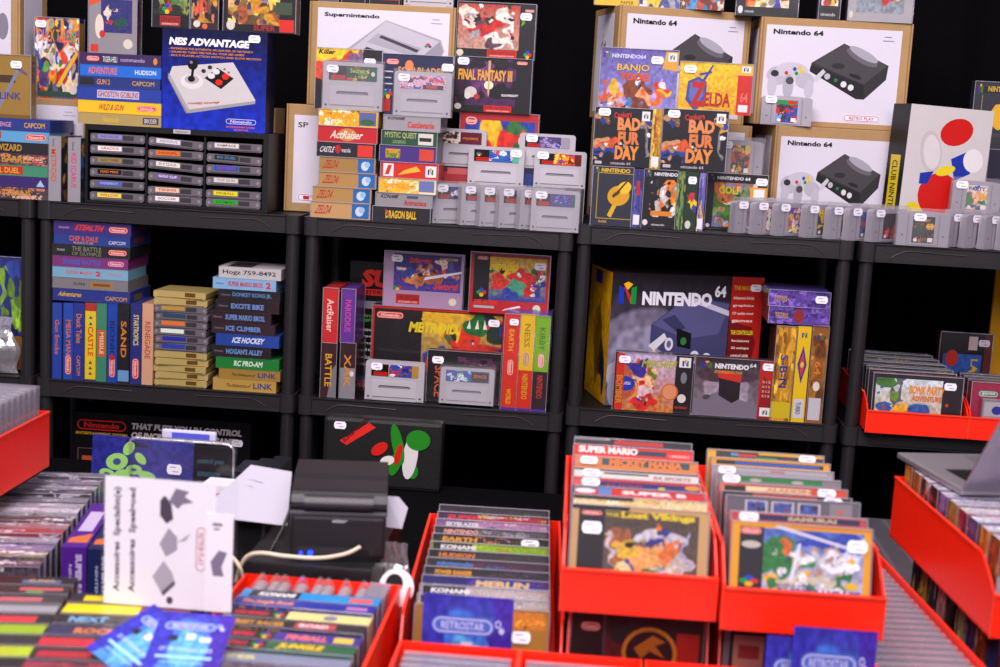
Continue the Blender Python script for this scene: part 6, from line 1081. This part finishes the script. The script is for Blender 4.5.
# crumpled bag right of printer
def brown(r):
    m = MB(); m.bbox(-.012, .014, -.009, .011, .012, .06, 'A88050', .006); m.build('brown_content', MK, r)
bag('crumpled clear plastic bag with something brown between printer and bin', 'plastic_bag', 0, 0, 0, .052, .150, 'FFFFFF', m=MG2, inner=brown, loc=(-.076, -1.00, TZ+.0005), seed=9, dep=.05)
m = MB(); m.prism([(.028*math.cos(k*math.pi/12), .028*math.sin(k*math.pi/12)) for k in range(24)], 'y', 0, .0012, 'E8E0E8'); m.prism([(.014*math.cos(k*math.pi/8)-.004, .014*math.sin(k*math.pi/8)+.006) for k in range(16)], 'y', -.0004, 0, '242024')
tag(m.build('round_tag', MB_, None, tuple(atY(396, 588, -1.12)), (-.35, 0, -.3)), 'white round tag with a black shape leaning by the red bin', 'tag')

# bin of small bagged cartridges in front of the drawer --------------------------------------
mbx, mby = -.274, -1.60
red_bin('red bin on the table holding bagged cartridges and games before the printer', mbx, mby, .226, .46, TZ+.0003, hb=.132, hf=.05, rz=0, ribs=False)
def smallcart(label, group):
    r = thing('cartridge', label, 'cartridge', (0, 0, 0), group=group)
    m = MB(); n = 8; pts = [(-.0085, 0), (.0085, 0)]+[(.0085*math.cos(k*math.pi/n), .116+.0085*math.sin(k*math.pi/n)) for k in range(n+1)]
    m.prism(pts, 'y', 0, .055, 'BCB4BC'); m.art((-.0085, 0, 0), (.017, 0, 0), (0, 0, .12), [('r', .25, .3, .75, .9, 'C8C0C8')]); m.build('shell', MC, r)
    m = MB(); pts = [(-.010, 0), (.010, 0), (.010, .12), (.003, .135), (-.002, .136), (-.010, .12)]; m.prism(pts, 'y', -.003, .057, 'FFFFFF'); m.build('clear_bag', MG, r); return r
sc = smallcart('bagged grey cartridge standing on edge in the bin before the printer', 'bagged cartridges on edge before the printer')
for i in range(8):
    l = (mbx+.022+i*.0212, -1.207, TZ+.0035)
    if i == 0: sc.location = l; sc.rotation_euler = (0, .04, 0)
    else: dup(sc, l, (0, .04*math.sin(i*2.1), 0))
c3 = clearcase('clear case with a pale grey insert leaning at the right of the bagged cartridges', None, W=.03, H=.13, D=.06, ins='B8B0B8'); c3.location = (mbx+.194, -1.212, TZ+.008); c3.rotation_euler = (0, .04, 0)
SNR = lambda: [T('SUPER NINTENDO', .05, .28, .24, .46, 'D83848', 0, 3), *dots4(.33, .2, .06, .6)]
M1 = [('2E9AD8', 'blue boxed game with white block lettering on black, nearest the bagged cartridges', [('r', .06, 0, .42, 1, '2A262C'), T('KONAMI', .12, .25, .26, .5, 'F0ECF0', 0, 3, 1), ('r', .78, .2, .95, .8, 'E07070')]),
 ('3038A8', 'indigo boxed game with orange script in the bin before the printer', [T('The Jungle Book', .04, .2, .38, .6, 'E8A050', 0, 3, 1), ('r', .8, .3, .95, .7, 'C888C0')]),
 ('E8D898', 'cream boxed game with a red patch at its left in the bin before the printer', [('r', .0, 0, .42, 1, '302830'), *SNR(), ('e', .72, .5, .05, .3, '8A8AA0')]),
 ('3A343C', 'dark boxed game with small orange lettering in the bin before the printer', [T('STREET RACER', .05, .2, .4, .5, 'D8A048', 0, 2), ('r', .52, .2, .8, .8, 'C85858'), T('ROAD', .55, .3, .2, .4, 'F0E8F0', 0, 2)]),
 ('4A3C98', 'violet boxed game with pink and yellow lettering in the bin before the printer', [('r', .0, 0, .42, 1, '38303A'), *SNR(), T('PINBALL', .5, .2, .28, .6, 'E88080', 0, 3), ('r', .82, .2, .95, .8, 'E8C850')]),
 ('2E6A48', 'green boxed game with a bright yellow word in the bin before the printer', [('r', .0, 0, .42, 1, '38303A'), *SNR(), T('JUNGLE', .48, .15, .30, .7, 'F0C818', 0, 3, 1)]),
 ('8A8EA8', 'grey blue boxed game with pale yellow print in the bin before the printer', [T('SUPER', .1, .3, .3, .4, 'D8D088', 0, 2)]),
 ('5A4A58', 'dark boxed game cut off by the bottom edge before the printer', [('a', 0, 0, 1, 1, ['6A5A68', '8A7A88', '4A3A48'], 2, 10)])]
for i, (base, lab, tp) in enumerate(M1):
    fr = [('r', 0, .86, 1, 1, base)]+[(q[0], q[1], q[2], .88, q[4], .10, *q[6:]) if q[0] == 't' else q for q in tp if q[0] == 't'][:1]
    upright(lab, mbx+.018-.001*(i % 2), -1.250-i*.0375, TZ+.0035, .192, .1325+.002*(i % 2), .032, 0, fr, base, lean=-.03, top=tp, cols=dict(right=base))
# acrylic sign ---------------------------------------------------------------------------------
sl, sr_ = xat(101, -.35, -1.31), xat(236, -.35, -1.31); SW_ = sr_-sl; SH = atY(168, 478, -1.31)[2]-(-.4315)
r = thing('sign_holder', 'clear acrylic stand with a white printed sign at the left', 'sign', ((sl+sr_)/2, -1.31, -.4310), (0, 0, .0))
m = MB(); m.bbox(-SW_/2, SW_/2, 0, .0022, 0, SH, 'FFFFFF', .0006); m.box(-SW_/2, SW_/2, .0022, .05, 0, .002, 'FFFFFF'); m.build('acrylic_stand', MX, r)
m = MB(); m.box(-SW_/2+.005, SW_/2*.69, -.0010, -.0004, .002, SH-.003, 'ECE6F0')
m.art((-SW_/2+.005, -.0010, .002), (SW_*.845-.005, 0, 0), (0, 0, SH-.005), [T('Accessoires  Specialist(e)', .08, .10, .075, .82, '6A6070', -90, 2), T('Accessoires  Speelgoed', .22, .10, .075, .82, '6A6070', -90, 2),
  ('p', [(.50, .72), (.56, .66), (.62, .70), (.60, .82), (.54, .88), (.50, .84)], '584C60'), ('p', [(.58, .84), (.64, .94), (.76, .92), (.72, .88), (.80, .84), (.70, .82), (.66, .78)], '8A7E94'), ('p', [(.50, .50), (.56, .40), (.66, .46), (.66, .56), (.58, .63)], 'A8A0B0'), ('p', [(.66, .52), (.78, .60), (.74, .54)], 'B0A8B8'),
  ('p', [(.44, .24), (.52, .12), (.64, .22), (.62, .28), (.54, .37)], 'B4ACBA'), ('p', [(.52, .12), (.64, .22), (.65, .19), (.54, .09)], '6A6070'), ('e', .60, .06, .03, .03, '5A4C64'),
  ('pill', 'RETRO PLAY', .82, .30, .11, .36, 'ECE6F0', 'C86878', 90), ('e', .875, .48, .012, .01, 'C82838'), T('retrogaming shop', .955, .34, .02, .28, 'A098A8', 90)])
m.build('printed_sign', MB_, r)
m = MB(); m.box(SW_/2*.55, SW_/2-.004, -.0018, -.0011, .002, SH*.76, 'F0EAF4')
m.art((SW_/2*.55, -.0018, .002), (SW_/2*.45-.004, 0, 0), (0, 0, SH*.76), [('p', [(.2, .50), (.5, .62), (.8, .60), (.6, .45), (.7, .36), (.3, .36)], '8A7E98'), ('r', .25, .86, .6, .89, '8A8290'), ('r', .3, .82, .5, .84, '8A8290')]); m.build('small_sheet', MB_, r)
# lying flyers in front of it
pt, pb = atY(178, 612, -1.43), atZ(178, 674, -.4285); tl = -math.atan2(pt[1]-pb[1], pt[2]-pb[2]); ln = math.hypot(pt[1]-pb[1], pt[2]-pb[2])
flyer('blue flyer leaning on the games directly below the acrylic sign', .092, ln, tuple(pb), (tl, 0, .03))
e_ = (Matrix.Rotation(tl, 3, 'X') @ Matrix.Rotation(.62, 3, 'Y')).to_euler()
flyer('blue flyer turned aslant, at the left of the other one under the sign', .085, ln*1.0, (pb[0]-.090, pb[1]+.012, pb[2]-.0010), tuple(e_))
# ---- left lanes
rzL = .165
def TOPS(i, pal):  return [('a', 0, 0, 1, 1, pal, i, 12)]
L_LOW = [('2A262C', 'dark sleeved game with faint blue print, back of the lower left row', [('r', .62, .2, .9, .6, '6A78A0'), T('SUPER', .66, .3, .2, .4, 'C8A060')]), ('3A363C', 'dark sleeved game with a pink and green mark in the lower left row', [('r', .64, .4, .95, .8, 'C86870'), ('r', .7, .1, .82, .35, '6AA848')]),
 ('4A464C', 'charcoal sleeved game with a pink mark in the lower left row', [('r', .55, .2, .85, .7, 'C87078')]), ('8A868E', 'grey sleeved game with a pale top in the lower left row', [('r', 0, .2, 1, .8, 'A8A4AC')]), ('302C32', 'black sleeved game with a red patch in the lower left row', [('r', .45, .1, .9, .8, 'D04048')]),
 ('98B028', 'lime sleeved game with an orange mark in the lower left row', [('r', 0, .1, 1, .9, 'A0B828'), ('r', .5, .3, .6, .6, 'D87838')]), ('3A363C', 'dark sleeved game between two lime ones in the lower left row', [('r', .3, .3, .6, .7, '5A565C')]), ('B8C830', 'yellow green sleeved game, nearest in the lower left row', [('r', 0, .1, .9, .9, 'B8C030')]), ('2A262A', 'black sleeved game at the bottom left corner', [])]
for i, (base, lab, tp) in enumerate(L_LOW):
    x, y = lane(-.6835, -1.285, rzL, .012, -i*.0365)
    upright(lab, x, y, TZ+.0005, .186, .1345, .031, rzL, [('r', 0, .9, 1, 1, base)], base, lean=0, top=tp, right=[('a', 0, 0, 1, 1, [base, 'A03038', '5A5058', 'C88848'], i, 8)])
L_MID = [('34303A', 'dark boxed game at the back of the row under the acrylic sign', [('r', .1, .2, .3, .8, 'E8D020'), ('r', .7, .3, .95, .8, '8A3848')]), ('D8C020', 'boxed game with a bright yellow top patch under the acrylic sign', [('r', .0, 0, .60, 1, 'E8D418'), ('r', .6, 0, 1, 1, '8A4858')]),
 ('302C38', 'dark boxed game with pale blue letters under the sign', [T('NEXT', .1, .2, .3, .6, '88B0D0', 0, 3)]), ('3A3860', 'navy boxed game with orange letters under the sign', [T('ROCK', .2, .2, .34, .6, 'D88850', 0, 3)]), ('3A2A38', 'dark red boxed game left of the blue flyers', [('r', .0, .1, .4, .9, 'C83848')]), ('2E2A34', 'dark boxed game with red top marks left of the blue flyers', [('r', .05, .2, .45, .8, 'B83040')]), ('4A2A3A', 'maroon boxed game at the bottom edge left of the blue flyers', [('a', 0, 0, 1, 1, ['A04050', '6A3048', '302838'], 3, 10)])]
for i, (base, lab, tp) in enumerate(L_MID):
    x, y = lane(-.4770, -1.312, .12, .006, -i*.0395)
    upright(lab, x, y, TZ+.0005, .165, .1330, .033, .12, [('r', 0, .9, 1, 1, base)], base, lean=0, top=tp, right=[('a', 0, 0, 1, 1, [base, 'A87038', '30406A', 'A03848'], i, 8)])
# two tall import boxes seen end-on
for lab, xx, col, tc in [('purple box with white vertical lettering beside the clear cases', -.567, '5A2A90', 'C8B8E0'), ('navy box with white vertical lettering next to the purple one', -.5265, '28305E', 'B8C0E0')]:
    r = upright(lab, xx, -1.095, TZ+.0005, .037, .1345, .235, .165, [('r', 0, 0, 1, 1, col), T('SUPER FAMICOM', .56, .08, .26, .84, tc, 90, 3), T('NINTENDO', .30, .3, .12, .5, tc, 90, 1)], col, lean=0, sleeve=False, top=[('r', .2, .35, .8, .8, 'C8B8D8'), ('p', [(.1, .1), (.9, .1), (.9, .3), (.1, .2)], 'D87848')], right=[('a', 0, 0, 1, 1, [col, 'B07828', '302848', '6A3848'], 4, 10)])
# long row of clear cases, back left
CL = [('sleeved game with glossy purple grey top, front of the back left row', '5A4858'), ('sleeved game with a yellowish strip in the back left row', '8A7E60'), ('sleeved game with a lilac top in the back left row', '8A7EA8'), ('sleeved game with a small blue mark in the back left row', '9A94A8'), ('sleeved game with a red top strip in the back left row', 'A85058'), ('sleeved game with a rosy top in the back left row', 'A87E88'), ('sleeved game with a brown top in the back left row', '6A5058'), ('glossy white topped sleeved game in the back left row', 'C8C0CC'), ('pale silver topped sleeved game in the back left row', 'B0A8B4'), ('grey topped sleeved game in the back left row', '8A8490'), ('dark topped sleeved game in the back left row', '5A5460'), ('silver edged sleeved game near the end of the back left row', 'A8A0AC'), ('mauve topped sleeved game near the end of the back left row', '8E8094'), ('last sleeved game of the back left row before the black console box', '7A7480')]
for i, (lab, c) in enumerate(CL):
    x, y = lane(-.7335, -1.205, rzL, 0, i*.0375)
    r = upright(lab, x, y, TZ+.0005, .169, .130+.003*(i % 3 == 1), .026, rzL, [('a', 0, .7, 1, 1, [c, 'D8D0DC', '6A6070', c], i, 10)], c, lean=0, top=[('a', 0, 0, 1, 1, [c, 'E8E0EC', '8A8090', c], i+5, 12)], cols=dict(right='4A3038'))
# blister packs and boxes on the back of the table
x0, x1 = xat(92, -.47, -.56), xat(192, -.47, -.56); t_ = atY(140, 437, -.56)[2]
gb('blue card with pale green controller shapes standing at the back of the table', 90, 190, 439, 492, -.52, TZ+.0005, D=.006, name='blister_card', cat='pack', rz=.05, lean=.04, sleeve=False, front=[('g', 0, 0, 1, 1, ('3A3C94', '34368C'), [(.45, .93, .1, .05, '242448')], 4)]+[('e', u, .22+.78*v, a_, b_, 'A0D078', an) for u, v, a_, b_, an in [(.25, .62, .11, .10, .3), (.16, .42, .08, .06, -.2), (.30, .40, .09, .08, .5), (.42, .52, .08, .06, .1), (.36, .84, .05, .09, -.5), (.48, .70, .07, .05, -.8), (.55, .45, .09, .05, -.2), (.12, .22, .09, .05, 0), (.34, .20, .09, .05, .2), (.52, .22, .10, .05, -.3)]]+[('e', u, .22+.78*v, a_, b_, '4A5A94', an) for u, v, a_, b_, an in [(.25, .62, .04, .04, .3), (.16, .42, .03, .02, -.2), (.42, .52, .03, .02, .1), (.34, .20, .03, .02, .2)]]+[('r', .70+.10*j, .25, .775+.10*j, .40, 'E0DCE8') for j in range(3)], base='34368C', st=(.82, .68, .028, .020))
bw0, bw1 = xat(128, -.47, -.80), xat(232, -.47, -.80); bh = atY(180, 441, -.80)[2]-TZ
r = thing('blister_pack', 'clear rounded blister pack with a raised handle behind the sign', 'pack', ((bw0+bw1)/2, -.80, TZ+.0005), (0, 0, 0))
W_ = bw1-bw0; n = 6; pts = [(-W_/2, 0), (W_/2, 0)]+[(W_/2-.014+.014*math.cos(k*math.pi/2/n), bh-.014+.014*math.sin(k*math.pi/2/n)) for k in range(n+1)]+[(-W_/2+.014-.014*math.sin(k*math.pi/2/n), bh-.014+.014*math.cos(k*math.pi/2/n)) for k in range(n+1)]
m = MB(); m.prism(pts, 'y', 0, .022, 'FFFFFF'); m.build('clear_shell', MX, r)
m = MB(); rim = [(q[0], -.0005, q[1]) for q in pts[1:]]; m.tube(rim, .0022, 'B0A8C0', 6); m.build('rim', MJ, r)
m = MB(); m.bbox(-W_*.20, W_*.32, .004, .014, bh+.0005, bh+.017, 'C8C4E0', .004); m.art((-W_*.10, .004, bh+.003), (W_*.36, 0, 0), (0, 0, .010), [('r', 0, 0, 1, 1, '5860C8')]); m.build('handle', MC, r)
m = MB(); m.box(W_*.10, W_/2-.006, .012, .014, bh*.10, bh-.010, '1C1A20'); m.art((W_*.10, .012, bh*.10), (W_*.40-.006, 0, 0), (0, 0, bh*.90-.010), [T('control your', .1, .84, .7, .06, '4A7080'), T('adventures', .1, .74, .6, .06, '4A7080'), ('a', 0, 0, 1, .35, ['6A7A68', 'A8B0A8', '2A2A2C', '88A068'], 3, 10)]); m.build('card', MP, r)
for i, (xl, xr, yt) in enumerate([(232, 247, 466), (249, 262, 464), (264, 280, 462)]):
    gb(['small dark box with a blue and pink end, left of three behind the paper', 'small dark box with a blue end, middle of three behind the paper', 'small dark box, right of three behind the paper'][i], xl, xr, yt+6, 492, -.62, TZ+.0005, D=.09, sleeve=False, base='24222A', front=[('r', .0, .0, 1, .9, '3A80C0'), ('r', .15, .3, .85, .7, 'E0B0B0')])
gb('white box with a blue panel half hidden behind the acrylic sign', 200, 238, 486, 520, -.86, TZ+.0005, D=.05, sleeve=False, name='accessory_box', base='E4E0E8', front=[('r', .45, .45, 1, .80, '3A60B0'), T('adapter', .5, .5, .45, .2, 'D8D8F0'), ('r', .3, .86, .8, .93, 'D06880'), ('r', .6, .1, .95, .3, '4A7878')], rz=-.05)
